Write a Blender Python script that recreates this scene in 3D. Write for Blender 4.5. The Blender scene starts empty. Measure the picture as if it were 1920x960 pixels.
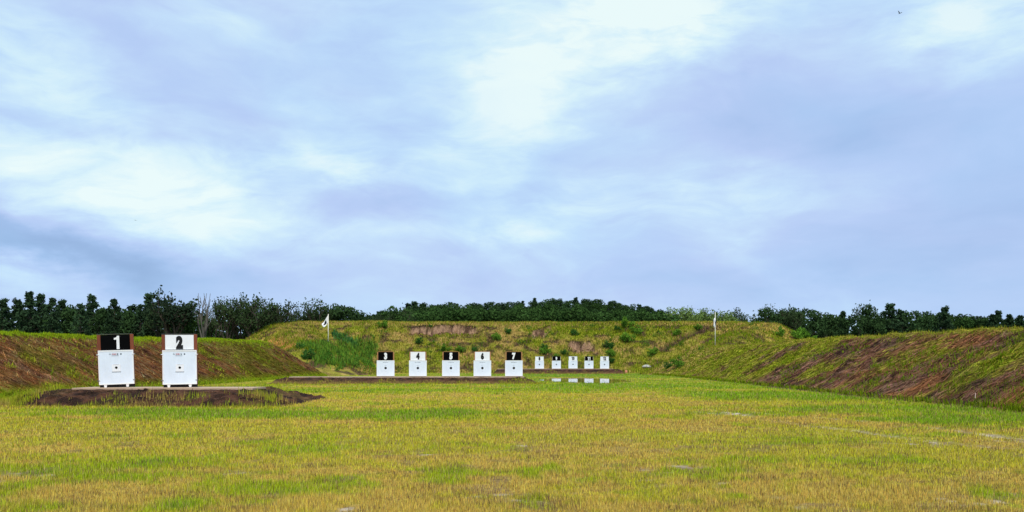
import bpy, math, random
import numpy as np
from mathutils import Vector, Matrix

random.seed(7)
rng = np.random.default_rng(11)
SC = bpy.context.scene
COL = SC.collection
PI = math.pi

# ------------------------------------------------------------------ camera
CAMZ = 2.05
F = 1480.0            # focal length in pixels of the 1920 wide photograph
HOR = 682.0           # the horizon's row
cam = bpy.data.objects.new('camera', bpy.data.cameras.new('camera'))
COL.objects.link(cam)
cam.location = (0, 0, CAMZ)
cam.rotation_euler = (PI / 2, 0, 0)
cam.data.sensor_width = 36
cam.data.lens = 36 * F / 1920
cam.data.shift_y = (HOR - 480) / 1920
cam.data.clip_start = 0.1
cam.data.clip_end = 9000
SC.camera = cam
SC.render.resolution_x = 1024
SC.render.resolution_y = 512
SC.render.engine = 'CYCLES'
SC.view_settings.view_transform = 'Standard'
SC.view_settings.look = 'None'
SC.view_settings.exposure = 0.0
SC.view_settings.gamma = 1.0

# ------------------------------------------------------------------ sun
SUN_EL, SUN_AZ = math.radians(52), math.radians(168)     # behind the camera, a little to its right
sd = Vector((math.sin(SUN_AZ) * math.cos(SUN_EL), math.cos(SUN_AZ) * math.cos(SUN_EL), math.sin(SUN_EL)))
sun = bpy.data.objects.new('sun', bpy.data.lights.new('sun', 'SUN'))
COL.objects.link(sun)
sun.data.energy = 2.9
sun.data.angle = math.radians(10)
sun.data.color = (1.0, 0.93, 0.82)
sun.rotation_euler = sd.to_track_quat('Z', 'Y').to_euler()

# ------------------------------------------------------------------ node helper
class NT:
    def __init__(s, tree): s.t = tree; s.l = tree.links
    def n(s, typ, **kw):
        nd = s.t.nodes.new(typ)
        for k, v in kw.items():
            if k.startswith('_'): setattr(nd, k[1:], v)
            else: s.put(nd.inputs[k.replace('__', ' ')], v)
        return nd
    def put(s, inp, v):
        if hasattr(v, 'is_linked') or isinstance(v, bpy.types.NodeSocket): s.l.new(v, inp)
        else: inp.default_value = v
    def m(s, op, a, b=0.0, c=0.0, clamp=False):
        nd = s.t.nodes.new('ShaderNodeMath'); nd.operation = op; nd.use_clamp = clamp
        for i, v in enumerate((a, b, c)): s.put(nd.inputs[i], v)
        return nd.outputs[0]
    def vm(s, op, a, b):
        nd = s.t.nodes.new('ShaderNodeVectorMath'); nd.operation = op
        s.put(nd.inputs[0], a); s.put(nd.inputs[1], b)
        return nd.outputs[0]
    def noise(s, vec, scale, detail=4, rough=.55, dist=0.0):
        nd = s.n('ShaderNodeTexNoise', Vector=vec, Scale=scale, Detail=detail, Roughness=rough, Distortion=dist)
        return nd.outputs['Fac']
    def ramp(s, fac, stops, interp='LINEAR'):
        nd = s.t.nodes.new('ShaderNodeValToRGB'); s.put(nd.inputs[0], fac)
        cr = nd.color_ramp; cr.interpolation = interp
        while len(cr.elements) < len(stops): cr.elements.new(.5)
        for e, (p, c) in zip(cr.elements, stops):
            e.position = p; e.color = (*c, 1) if len(c) == 3 else c
        return nd.outputs[0]
    def mix(s, fac, a, b, blend='MIX'):
        nd = s.t.nodes.new('ShaderNodeMix'); nd.data_type = 'RGBA'; nd.blend_type = blend
        s.put(nd.inputs[0], fac); s.put(nd.inputs[6], a); s.put(nd.inputs[7], b)
        return nd.outputs[2]

# ------------------------------------------------------------------ world: cloudy sky
W = bpy.data.worlds.new('World'); SC.world = W; W.use_nodes = True
W.node_tree.nodes.clear()
w = NT(W.node_tree)
SKYB = 0.1
tc = w.n('ShaderNodeTexCoord').outputs['Generated']
dirn = w.vm('NORMALIZE', tc, (0, 0, 0))
sky = w.t.nodes.new('ShaderNodeTexSky'); sky.sky_type = 'NISHITA'; sky.sun_disc = False
sky.sun_elevation = SUN_EL; sky.sun_rotation = SUN_AZ
sep = w.n('ShaderNodeSeparateXYZ', Vector=dirn).outputs
# layered cloud noise in stretched direction space (flat layers, finer towards the horizon)
sv = w.vm('MULTIPLY', dirn, (1.0, 1.0, 2.3))
warp = w.n('ShaderNodeTexNoise', Vector=sv, Scale=3.0, Detail=4, Roughness=.5).outputs['Color']
warp = w.vm('SUBTRACT', warp, (.5, .5, .5))
svw = w.vm('ADD', sv, w.vm('MULTIPLY', warp, (.28, .28, .28)))
n1 = w.noise(svw, 2.2, 6, .55)
sv2 = w.vm('MULTIPLY', svw, (1.0, 1.0, 1.25))
n2 = w.noise(sv2, 5.0, 7, .54, .0)
n3 = w.noise(w.vm('MULTIPLY', svw, (1.0, 1.0, 1.5)), 10.0, 8, .58, .0)
az = w.m('ARCTAN2', sep[0], sep[1])
el = w.m('ARCSINE', w.m('MULTIPLY', sep[2], 1.0))
wsep = w.n('ShaderNodeSeparateXYZ', Vector=warp).outputs
warp2 = w.n('ShaderNodeTexNoise', Vector=w.vm('MULTIPLY', dirn, (1, 1, 2.5)), Scale=9.0, Detail=6, Roughness=.6).outputs['Color']
w2s = w.n('ShaderNodeSeparateXYZ', Vector=w.vm('SUBTRACT', warp2, (.5, .5, .5))).outputs
azw = w.m('ADD', az, w.m('ADD', w.m('MULTIPLY', wsep[0], .22), w.m('MULTIPLY', w2s[0], .12)))
elw = w.m('ADD', el, w.m('ADD', w.m('MULTIPLY', wsep[1], .09), w.m('MULTIPLY', w2s[1], .06)))
def px2ae(x, y):
    a = math.atan((x - 960) / F)
    return a, math.atan((HOR - y) / F * math.cos(a))
def blob(x, y, rx, ry, amp, tilt=0.0):
    a, e = px2ae(x, y)
    da = w.m('SUBTRACT', azw, a); de = w.m('SUBTRACT', elw, e)
    if tilt: de = w.m('SUBTRACT', de, w.m('MULTIPLY', da, tilt))
    qa = w.m('MULTIPLY', da, F / rx); qe = w.m('MULTIPLY', de, F / ry)
    q = w.m('ADD', w.m('MULTIPLY', qa, qa), w.m('MULTIPLY', qe, qe))
    return w.m('MULTIPLY', w.m('EXPONENT', w.m('MULTIPLY', q, -1.0)), amp)
t = w.m('ADD', .575, w.m('MULTIPLY', w.m('SUBTRACT', n1, .5), .38))
t = w.m('ADD', t, w.m('MULTIPLY', w.m('SUBTRACT', n2, .5), .42))
BL = [(230, 340, 300, 85, .33, -.1), (330, 410, 190, 45, .22, -.25), (620, 312, 170, 30, .36, 0), (950, 250, 110, 230, .20, 0),
      (1170, 60, 230, 80, .55, .12), (1880, 25, 130, 60, .42, 0), (940, 170, 60, 60, .2, 0), (40, 487, 110, 22, .28, -.1), (150, 535, 110, 26, .22, -.15),
      (30, 60, 90, 60, .15, 0), (1230, 395, 330, 40, .20, .05), (1000, 438, 70, 16, .25, 0), (1240, 20, 160, 40, .2, 0), (120, 150, 90, 60, .18, 0),
      (60, 430, 240, 42, -.28, -.42), (260, 505, 300, 50, -.26, -.2), (720, 365, 230, 45, -.24, -.03), (1640, 330, 420, 210, -.20, -.1), (1900, 480, 260, 160, -.10, 0), (60, 560, 200, 20, -.1, 0),
      (1500, 520, 380, 40, -.10, 0), (330, 170, 190, 70, -.14, -.5), (60, 236, 110, 16, -.2, -.05), (1060, 330, 70, 80, -.16, 0), (1350, 160, 150, 120, -.1, 0),
      (600, 520, 560, 50, -.15, 0), (720, 200, 220, 60, -.06, 0)]
for b in BL: t = w.m('ADD', t, blob(*b))
# broken, streaky detail shows mostly in the brighter cloud
det = w.m('MULTIPLY', w.m('SUBTRACT', n3, .5), w.m('MULTIPLY', w.m('SUBTRACT', t, .36, clamp=True), 2.6))
t = w.m('ADD', t, det)
cl = w.ramp(t, [(0.0, (.27, .41, .68)), (.22, (.37, .53, .84)), (.42, (.50, .64, .95)), (.6, (.59, .78, 1.0)), (.78, (.71, .91, 1.0)), (1.0, (.86, 1.0, 1.0))])
# overcast layers thicken to lavender low down, clear blue shows through thin places
thin = w.ramp(w.noise(svw, 3.3, 4, .5), [(.42, (0, 0, 0)), (.62, (1, 1, 1))])
cl = w.mix(w.m('MULTIPLY', thin, .22), cl, (.40, .68, 1.0, 1))
cl10 = w.vm('MULTIPLY', cl, (1 / SKYB,) * 3)
tot = w.mix(.06, cl10, sky.outputs[0])
bg = w.n('ShaderNodeBackground', Color=tot, Strength=SKYB)
wo = w.t.nodes.new('ShaderNodeOutputWorld'); w.l.new(bg.outputs[0], wo.inputs[0])

# ------------------------------------------------------------------ numpy noise
_tab = np.random.default_rng(3).random((256, 256))
def vnoise(x, y):
    x = np.asarray(x, float); y = np.asarray(y, float)
    xi = np.floor(x).astype(int); yi = np.floor(y).astype(int)
    fx = x - xi; fy = y - yi
    fx = fx * fx * (3 - 2 * fx); fy = fy * fy * (3 - 2 * fy)
    x0 = xi & 255; x1 = (xi + 1) & 255; y0 = yi & 255; y1 = (yi + 1) & 255
    return (_tab[x0, y0] * (1 - fx) + _tab[x1, y0] * fx) * (1 - fy) + (_tab[x0, y1] * (1 - fx) + _tab[x1, y1] * fx) * fy
def fbm(x, y, o=4, g=.5):
    s = 0; a = 1; n = 0
    x = np.asarray(x, float) + 37.3; y = np.asarray(y, float) + 91.7
    for i in range(o):
        s = s + a * vnoise(x, y); n += a; a *= g
        x = x * 2.03 + 17.1; y = y * 2.03 + 5.7
    return s / n
def sstep(a, b, x):
    t = np.clip((np.asarray(x, float) - a) / (b - a), 0, 1)
    return t * t * (3 - 2 * t)
def mixc(a, b, f):
    f = np.asarray(f)[..., None]
    return np.asarray(a) * (1 - f) + np.asarray(b) * f

def gp(px, py, z=0.0):
    """the world point on the plane at height z that stands at that place of the photograph"""
    Y = (CAMZ - z) * F / (py - HOR)
    return (px - 960) / F * Y, Y

# ------------------------------------------------------------------ materials
def terrain_mat(name, bump=.5, scale=1.0, streak=None, trans=False, var=(.55, 1.45)):
    m = bpy.data.materials.new(name); m.use_nodes = True; m.node_tree.nodes.clear(); k = NT(m.node_tree)
    at = k.n('ShaderNodeVertexColor', _layer_name='Col').outputs[0]
    pos = k.n('ShaderNodeNewGeometry').outputs['Position']
    v = k.vm('MULTIPLY', pos, streak) if streak else pos
    nf = k.noise(v, 9.0 * scale, 5, .65); nc = k.noise(v, 1.7 * scale, 4, .6)
    f = k.m('ADD', k.m('MULTIPLY', nf, .6), k.m('MULTIPLY', nc, .4))
    mr = k.n('ShaderNodeMapRange', Value=f); mr.inputs[1].default_value = .34; mr.inputs[2].default_value = .66
    mr.inputs[3].default_value = var[0]; mr.inputs[4].default_value = var[1]
    c = k.vm('MULTIPLY', at, mr.outputs[0])
    bs = k.n('ShaderNodeBsdfPrincipled', Roughness=.95); k.l.new(c, bs.inputs['Base Color'])
    bs.inputs['Specular IOR Level'].default_value = .12
    bp = k.n('ShaderNodeBump', Strength=bump, Distance=.2); k.l.new(f, bp.inputs['Height'])
    k.l.new(bp.outputs[0], bs.inputs['Normal'])
    o = k.t.nodes.new('ShaderNodeOutputMaterial'); k.l.new(bs.outputs[0], o.inputs[0])
    return m

def leaf_mat(name, tint=None, trans=.35, rnd=.35, up=.4):
    """blades and leaves: colour attribute times a little variation, part of the light passes through"""
    m = bpy.data.materials.new(name); m.use_nodes = True; m.node_tree.nodes.clear(); k = NT(m.node_tree)
    c = k.n('ShaderNodeVertexColor', _layer_name='Col').outputs[0]
    if tint is not None:
        oi = k.n('ShaderNodeObjectInfo').outputs['Random']
        c = k.vm('MULTIPLY', c, tint)
        mr = k.n('ShaderNodeMapRange', Value=oi); mr.inputs[3].default_value = 1 - rnd; mr.inputs[4].default_value = 1 + rnd
        c = k.vm('MULTIPLY', c, mr.outputs[0])
    nrm = k.vm('NORMALIZE', k.vm('ADD', k.vm('MULTIPLY', k.n('ShaderNodeNewGeometry').outputs['Normal'], (1 - up,) * 3), (0, 0, up)), (0, 0, 0))
    d = k.n('ShaderNodeBsdfDiffuse', Color=c, Normal=nrm); tr = k.n('ShaderNodeBsdfTranslucent', Color=c)
    mx = k.n('ShaderNodeMixShader', Fac=trans); k.l.new(d.outputs[0], mx.inputs[1]); k.l.new(tr.outputs[0], mx.inputs[2])
    o = k.t.nodes.new('ShaderNodeOutputMaterial'); k.l.new(mx.outputs[0], o.inputs[0])
    return m

def plain(name, col, rough=.6, spec=.4, var=.12, scale=6.0, bump=0.0, stretch=(1, 1, 1)):
    m = bpy.data.materials.new(name); m.use_nodes = True; m.node_tree.nodes.clear(); k = NT(m.node_tree)
    v = k.vm('MULTIPLY', k.n('ShaderNodeTexCoord').outputs['Object'], stretch)
    f = k.noise(v, scale, 5, .6)
    mr = k.n('ShaderNodeMapRange', Value=f); mr.inputs[1].default_value = .3; mr.inputs[2].default_value = .7
    mr.inputs[3].default_value = 1 - var; mr.inputs[4].default_value = 1 + var
    c = k.vm('MULTIPLY', col, mr.outputs[0])
    bs = k.n('ShaderNodeBsdfPrincipled', Roughness=rough); k.l.new(c, bs.inputs['Base Color'])
    bs.inputs['Specular IOR Level'].default_value = spec
    if bump:
        bp = k.n('ShaderNodeBump', Strength=bump, Distance=.02); k.l.new(f, bp.inputs['Height']); k.l.new(bp.outputs[0], bs.inputs['Normal'])
    o = k.t.nodes.new('ShaderNodeOutputMaterial'); k.l.new(bs.outputs[0], o.inputs[0])
    return m

M = dict(
    ground=terrain_mat('field_soil_and_turf', .6, 1.0),
    bank=terrain_mat('bank_soil_raked', 1.0, .8, streak=(.45, 1.5, .8), var=(.3, 1.75)),
    back=terrain_mat('bank_soil_rough', 1.0, .5, var=(.35, 1.65)),
    mound=terrain_mat('dark_clods', 1.0, 1.3, var=(.5, 1.5)),
    blade=leaf_mat('grass_blade', None, .3, .35, .55),
    weed=leaf_mat('weed_leaf', (1, 1, 1), .3, .15),
    leaf=leaf_mat('tree_leaf', (1, 1, 1), .15, .22),
    bark=plain('bark', (.075, .06, .048), .95, .1, .35, 3.0, .6, (1, 1, .2)),
    deadwood=plain('bleached_bark', (.15, .14, .125), .9, .1, .2, 3.0),
    panel=plain('white_painted_frame', (.86, .87, .88), .45, .4, .03, 3.0),
    sheet=plain('white_target_sheet', (.74, .82, .93), .55, .3, .07, 2.2, .15, (1, 1, .35)),
    board_white=plain('white_number_board', (.84, .86, .90), .5, .35, .04, 2.0),
    board_black=plain('black_number_board', (.0025, .0025, .003), .8, .04, .2, 3.0),
    ink_black=plain('black_paint', (.006, .006, .007), .5, .3, .1, 3.0),
    ink_white=plain('white_paint', (.85, .86, .88), .5, .3, .03, 3.0),
    ink_red=plain('red_print', (.45, .05, .05), .5, .3, .1, 9.0),
    ink_grey=plain('grey_print', (.20, .22, .26), .5, .3, .1, 9.0),
    wood_dark=plain('red_brown_stained_wood', (.20, .052, .022), .55, .3, .3, 5.0, .2, (1, 1, .15)),
    wood=plain('weathered_plywood', (.36, .185, .075), .7, .2, .25, 5.0, .2, (1, 1, .2)),
    dark=plain('black_steel', (.012, .012, .013), .6, .3, .2, 4.0),
    cap=plain('grey_metal_cap', (.16, .17, .17), .4, .5, .15, 4.0),
    slab=plain('pale_plywood_deck', (.50, .36, .25), .85, .15, .12, 1.2, .3),
    pole=plain('cream_painted_pole', (.74, .72, .58), .4, .5, .06, 2.0),
    flag=plain('white_flag_cloth', (.82, .82, .84), .8, .1, .05, 2.0),
    bird=plain('dark_feathers', (.05, .06, .07), .8, .1, .2, 9.0),
    stone=plain('pale_broken_concrete', (.42, .41, .36), .9, .1, .25, 3.0, .5),
    brick=plain('orange_red_clay', (.62, .26, .16), .9, .1, .2, 3.0, .4),
    stake=plain('pinkish_stake', (.66, .47, .42), .7, .2, .1, 3.0),
)
# water of the puddle: real reflection, ripples very faint
mw = bpy.data.materials.new('puddle_water'); mw.use_nodes = True; mw.node_tree.nodes.clear(); k = NT(mw.node_tree)
bs = k.n('ShaderNodeBsdfPrincipled', Roughness=.03, IOR=1.33); bs.inputs['Base Color'].default_value = (.07, .065, .03, 1)
bp = k.n('ShaderNodeBump', Strength=.02, Distance=.02); k.l.new(k.noise(k.vm('MULTIPLY', k.n('ShaderNodeNewGeometry').outputs['Position'], (1, .35, 1)), 3.0, 3, .5), bp.inputs['Height'])
k.l.new(bp.outputs[0], bs.inputs['Normal']); o_ = k.t.nodes.new('ShaderNodeOutputMaterial'); k.l.new(bs.outputs[0], o_.inputs[0])
M['water'] = mw

# ------------------------------------------------------------------ object helpers
def tag(o, label=None, cat=None, group=None, kind=None):
    if label: o['label'] = label
    if cat: o['category'] = cat
    if group: o['group'] = group
    if kind: o['kind'] = kind
    return o
def link(name, me, mat=None, parent=None):
    o = bpy.data.objects.new(name, me); COL.objects.link(o)
    if mat is not None and me is not None and len(me.materials) == 0: me.materials.append(mat)
    if parent is not None: o.parent = parent
    return o
def empty(name, loc=(0, 0, 0), rot=(0, 0, 0)):
    o = bpy.data.objects.new(name, None); COL.objects.link(o); o.location = loc; o.rotation_euler = rot
    o.empty_display_size = .2
    return o
def np_mesh(name, V, Fc, col=None, smooth=False):
    """V (n,3), Fc (m,k) with a constant k"""
    V = np.ascontiguousarray(V, dtype=np.float32); Fc = np.ascontiguousarray(Fc, dtype=np.int32)
    me = bpy.data.meshes.new(name); m, kk = Fc.shape
    me.vertices.add(len(V)); me.vertices.foreach_set('co', V.ravel())
    me.loops.add(m * kk); me.loops.foreach_set('vertex_index', Fc.ravel())
    me.polygons.add(m); me.polygons.foreach_set('loop_start', np.arange(0, m * kk, kk, dtype=np.int32))
    if smooth: me.polygons.foreach_set('use_smooth', np.ones(m, dtype=bool))
    else: me.polygons.foreach_set('use_smooth', np.zeros(m, dtype=bool))
    me.update(calc_edges=True)
    if col is not None:
        a = me.color_attributes.new('Col', 'FLOAT_COLOR', 'POINT')
        c = np.ones((len(V), 4), dtype=np.float32); c[:, :3] = col
        a.data.foreach_set('color', c.ravel())
    return me
class MB:
    def __init__(s): s.v = []; s.f = []
    def add(s, vs, fs):
        b = len(s.v); s.v += [tuple(v) for v in vs]; s.f += [tuple(i + b for i in f) for f in fs]; return s
    def box(s, x0, x1, y0, y1, z0, z1, bev=0.0):
        if bev <= 0:
            vs = [(x, y, z) for z in (z0, z1) for y in (y0, y1) for x in (x0, x1)]
            return s.add(vs, [(0, 2, 3, 1), (4, 5, 7, 6), (0, 1, 5, 4), (2, 6, 7, 3), (0, 4, 6, 2), (1, 3, 7, 5)])
        b = bev; P = lambda z, i: [(x0 + i, y0, z), (x1 - i, y0, z), (x1, y0 + i, z), (x1, y1 - i, z), (x1 - i, y1, z), (x0 + i, y1, z), (x0, y1 - i, z), (x0, y0 + i, z)]
        vs = P(z0, b) + P(z1, b)
        fs = [tuple(reversed(range(8))), tuple(range(8, 16))] + [(i, (i + 1) % 8, 8 + (i + 1) % 8, 8 + i) for i in range(8)]
        return s.add(vs, fs)
    def tube(s, p0, p1, r0, r1, n=8, caps=True):
        p0 = Vector(p0); p1 = Vector(p1); d = (p1 - p0).normalized()
        a = d.cross(Vector((0, 0, 1)) if abs(d.z) < .95 else Vector((1, 0, 0))).normalized(); b = d.cross(a)
        vs = [p0 + (a * math.cos(2 * PI * i / n) + b * math.sin(2 * PI * i / n)) * r0 for i in range(n)] + \
             [p1 + (a * math.cos(2 * PI * i / n) + b * math.sin(2 * PI * i / n)) * r1 for i in range(n)]
        fs = [(i, (i + 1) % n, n + (i + 1) % n, n + i) for i in range(n)]
        if caps: fs += [tuple(reversed(range(n))), tuple(range(n, 2 * n))]
        return s.add(vs, fs)
    def mesh(s, name, smooth=False):
        me = bpy.data.meshes.new(name); me.from_pydata(s.v, [], s.f); me.update()
        if smooth:
            for p in me.polygons: p.use_smooth = True
        return me
    def build(s, name, mat, parent=None, smooth=False): return link(name, s.mesh(name, smooth), mat, parent)

# ------------------------------------------------------------------ terrain heights
def poly_berm(X, Y, pts, prof_pow=1.0):
    """height of an embankment with a crest polyline; pts: (x, y, h, half width, run)"""
    X = np.asarray(X, float); Y = np.asarray(Y, float); best = np.full(X.shape, -9.0)
    for (ax, ay, ah, aw, ar), (bx, by, bh, bw, br) in zip(pts[:-1], pts[1:]):
        dx, dy = bx - ax, by - ay; L2 = dx * dx + dy * dy
        u = np.clip(((X - ax) * dx + (Y - ay) * dy) / L2, 0, 1)
        d = np.hypot(X - ax - u * dx, Y - ay - u * dy)
        h = ah + (bh - ah) * u; wd = aw + (bw - aw) * u; rn = ar + (br - ar) * u
        s = (d - wd) / rn
        s2 = np.where(s < 0, 0, s)
        s2 = np.sqrt(s2 * s2 + .012) - .11 * np.clip(1 - s2, 0, 1) - np.clip(s2 - .7, 0, .5) ** 2 * .3   # rounded shoulder, soft toe
        best = np.maximum(best, h * (1 - s2))
    return best
LB = [(-38.6, -20, 4.15, 1.6, 8.0), (-38.4, 57, 4.17, 1.5, 8.1), (-38.3, 76, 4.3, 1.5, 8.2), (-38.6, 103, 5.05, 1.5, 8.6), (-39.2, 121, 5.25, 1.4, 9.0)]
RB = [(31.2, -20, 3.9, 1.5, 9.3), (32.3, 48, 3.98, 1.4, 9.3), (34.2, 77, 4.42, 1.4, 9.3), (36.1, 105, 4.6, 1.4, 9.6), (37.2, 126, 4.65, 1.4, 9.8), (37.6, 144, 4.9, 1.4, 10.5)]
BB = [(-38, 147, 5.0, 1.5, 12), (-43, 163, 7.4, 2, 14), (-52, 182, 11.1, 2.5, 17), (-50, 191, 11.8, 2.5, 18), (0, 194, 11.75, 2.5, 19), (54, 191, 11.8, 2.5, 18), (58, 182, 11.3, 2.5, 17), (47, 163, 7.9, 2, 15), (39, 149, 5.6, 1.5, 13)]
def h_left(X, Y):
    h = poly_berm(X, Y, LB)
    m = sstep(0, 1.2, h)
    h = h + m * (.30 * (fbm(X * .22, Y * .25, 3) - .5) + .22 * (fbm(X * .45, Y * 1.5, 3) - .5) + .34 * (fbm(X * 1.5, Y * 1.8, 3) - .5) + .12 * (fbm(X * 3.5, Y * 3.7, 2) - .5))
    return h
def h_right(X, Y):
    h = poly_berm(X, Y, RB)
    m = sstep(0, 1.2, h)
    rill = fbm(X * .16 + 9, Y * .55, 3)
    h = h + m * (.45 * (fbm(X * .2 + 5, Y * .2, 3) - .5) + .40 * (rill - .5) + .22 * (fbm(X * .5, Y * 1.8 + 4, 3) - .5) + .75 * (fbm(X * 1.3 + 8, Y * 1.5, 3) - .5) + .24 * (fbm(X * 3.5 + 8, Y * 3.7, 2) - .5))
    return h
# bare clay scars on the back bank, given by their place in the photograph: (x0, x1, top y, drop depth)
SCARS = [(757, 905, 611, 1.7), (1062, 1122, 647, 1.3), (996, 1034, 621, .9), (1240, 1345, 652, .9)]
def px_on_back(px, py):
    # point of the front face's plane where that pixel falls (front face: crest y=191.5 z=11.8 down to y=172.5 z=0)
    X = px - 960
    Y = np.linspace(150, 194, 900); Z = CAMZ - (py - HOR) * Y / F
    H = poly_berm(X / F * Y, Y, BB); i = int(np.argmax(H > Z)); return X / F * Y[i], Y[i], Z[i]
SC_W = []
for (x0, x1, yt, dep) in SCARS[:3]:
    A = px_on_back(x0, yt); B = px_on_back(x1, yt); SC_W.append((A[0], B[0], (A[1] + B[1]) / 2, dep))
def scar_fields(X, Y):
    """drop and bare-clay mask; the wall stands along a ragged line, the hollow runs out downhill"""
    drop = np.zeros(np.shape(X)); mask = np.zeros(np.shape(X))
    for i, (xa, xb, yt, dep) in enumerate(SC_W):
        c = (xa + xb) / 2; hw = (xb - xa) / 2
        e = np.clip(1 - (np.abs(X - c) / hw) ** 2.2, 0, 1)
        edge = scar_edge(X, i, yt)
        below = edge - Y                                    # > 0: on the downhill side of the wall
        dd = dep * (e ** .5) * (.75 + .5 * fbm(X * .9, X * 0 + 2, 3))
        run = 4.2
        d = np.where(below > 0, dd * np.clip(1 - below / run, 0, 1), 0) * sstep(-.02, .35, below)
        drop = np.maximum(drop, d)
        rag = fbm(X * .8, Y * .8 + 3 * i, 3)
        mk = sstep(-.2, .05, below) * (1 - sstep(1.0, 2.6, below + 5.0 * (rag - .5))) * sstep(.05, .5, e + .5 * (rag - .5)) * sstep(.34, .42, fbm(X * .35 + 9, Y * .5 + i, 3))
        mask = np.maximum(mask, mk)
    return drop, mask
def scar_lip(X, Y):
    # broken dark band along the top edge of the bare wall
    out = np.zeros(np.shape(X))
    for i, (xa, xb, yt, dep) in enumerate(SC_W):
        cx = (xa + xb) / 2; hw = (xb - xa) / 2; e = np.clip(1 - (np.abs(X - cx) / hw / 1.1) ** 2.2, 0, 1); b = scar_edge(X, i, yt) - Y
        out = np.maximum(out, np.exp(-((b + .35) / .4) ** 2) * sstep(.0, .2, e) * sstep(.38, .5, fbm(X * .7 + 4, Y * .5, 3)))
    return out
def scar_edge(X, i, yt):
    return yt + 5.5 * (fbm(X * .16 + i * 7, X * 0 + 3.3 * i, 3) - .5) + 1.6 * (fbm(X * .8, X * 0 + i, 3) - .5)
def gully(X, Y):
    # a washed-out line climbing the right arm of the back bank
    A = GU[0]; B = GU[1]; dx, dy = B[0] - A[0], B[1] - A[1]; L = math.hypot(dx, dy)
    u = ((X - A[0]) * dx + (Y - A[1]) * dy) / L / L
    d = ((X - A[0]) * dy - (Y - A[1]) * dx) / L + 1.2 * (fbm(X * .3, Y * .3, 3) - .5)
    return np.exp(-(d / .75) ** 2) * sstep(-.02, .1, u) * (1 - sstep(.9, 1.05, u))
GU = [px_on_back(1236, 660), px_on_back(1335, 607)]
def h_back(X, Y):
    h = poly_berm(X, Y, BB)
    m = sstep(0, 1.5, h) * (1 - .65 * sstep(10.4, 11.8, h))
    h = h + m * (1.1 * (fbm(X * .1, Y * .13, 3) - .5) + .7 * (fbm(X * .33 + 3, Y * .3, 3) - .5) + .55 * (fbm(X * .9, Y * .9, 3) - .5) + .35 * (fbm(X * 1.6, Y * 1.6 + 4, 2) - .5))
    dr, mk = scar_fields(X, Y)
    return h - dr - 1.1 * gully(X, Y)
MOUNDS = [  # x0, x1, left taper, right taper, y front foot, y front top, y back top, y back foot, height
    (-24.6, -10.9, 1.3, 2.9, 37.6, 39.7, 44.6, 47.5, .77),
    (-25.2, 3.0, 1.9, 2.2, 79.6, 81.4, 86.5, 90, .66),
    (-4.2, 22.9, 1.5, 1.2, 157.6, 159.4, 164.5, 168, .98)]
def h_mound(X, Y, i):
    x0, x1, tl, tr, ya, yb, yc, yd, h = MOUNDS[i]
    j = .5 * (fbm(X * .5, Y * 0 + i, 3) - .5)
    f = np.minimum.reduce([sstep(x0, x0 + tl, X), sstep(0, 1, (x1 - X) / tr) if tr < 2.5 else np.clip((x1 - X) / tr, 0, 1) ** .8,
                           np.clip((Y - ya + j) / (yb - ya), 0, 1) ** .62, np.clip((yd - Y) / (yd - yc), 0, 1)])
    n = (.34 * (fbm(X * 1.3, Y * 1.8, 3) - .5) + .22 * (fbm(X * 4.5, Y * 5, 2) - .5)) * sstep(0, .15, f) * (1 - sstep(.93, 1.0, f) * .8)
    return h * f - .05 + n
PUD = dict(cx=gp(1082, 714)[0] + .5, cy=96.0)
def puddle_f(X, Y):
    """>0 inside the puddle"""
    n = fbm(X * .45, Y * .12 + 3, 3) - .5
    xr = (X / Y * F + 960)                      # where the place stands, east-west, seen from the firing line
    a = 1 - np.abs((X - 8.9) / (4.9)) ** 2 - np.abs((Y - 95.5) / 15.0) ** 2
    return a + 1.5 * n + .5 * (fbm(X * 1.6, Y * .5, 3) - .5)
def ground_z(X, Y):
    n = .10 * (fbm(X * .12, Y * .12, 3) - .5) + .035 * (fbm(X * 1.1, Y * 1.1, 3) - .5)
    d = np.exp(-((X - 8.5) / 10) ** 2 - ((Y - 96) / 20) ** 2)
    rut = track_f(X, Y)
    return n * (1 - np.clip(d * 1.5, 0, 1)) - .03 * np.clip(d * 2, 0, 1) * 0 - .05 * rut
TR = [[(1300, 762), (1395, 779), (1500, 797), (1590, 806), (1700, 822), (1812, 835), (1990, 850)], [(1330, 762), (1430, 775), (1560, 785), (1700, 797), (1850, 815), (1990, 836)]]
TRW = [[gp(*p) for p in l] for l in TR]
def track_f(X, Y):
    X = np.asarray(X, float); out = np.zeros(X.shape)
    for l in TRW:
        for (ax, ay), (bx, by) in zip(l[:-1], l[1:]):
            dx, dy = bx - ax, by - ay; u = np.clip(((X - ax) * dx + (Y - ay) * dy) / (dx * dx + dy * dy), 0, 1)
            d = np.hypot(X - ax - u * dx, Y - ay - u * dy)
            out = np.maximum(out, np.exp(-(d / .21) ** 2))
    return out * sstep(.38, .6, fbm(X * .35, Y * .35, 3) + .12)

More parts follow.
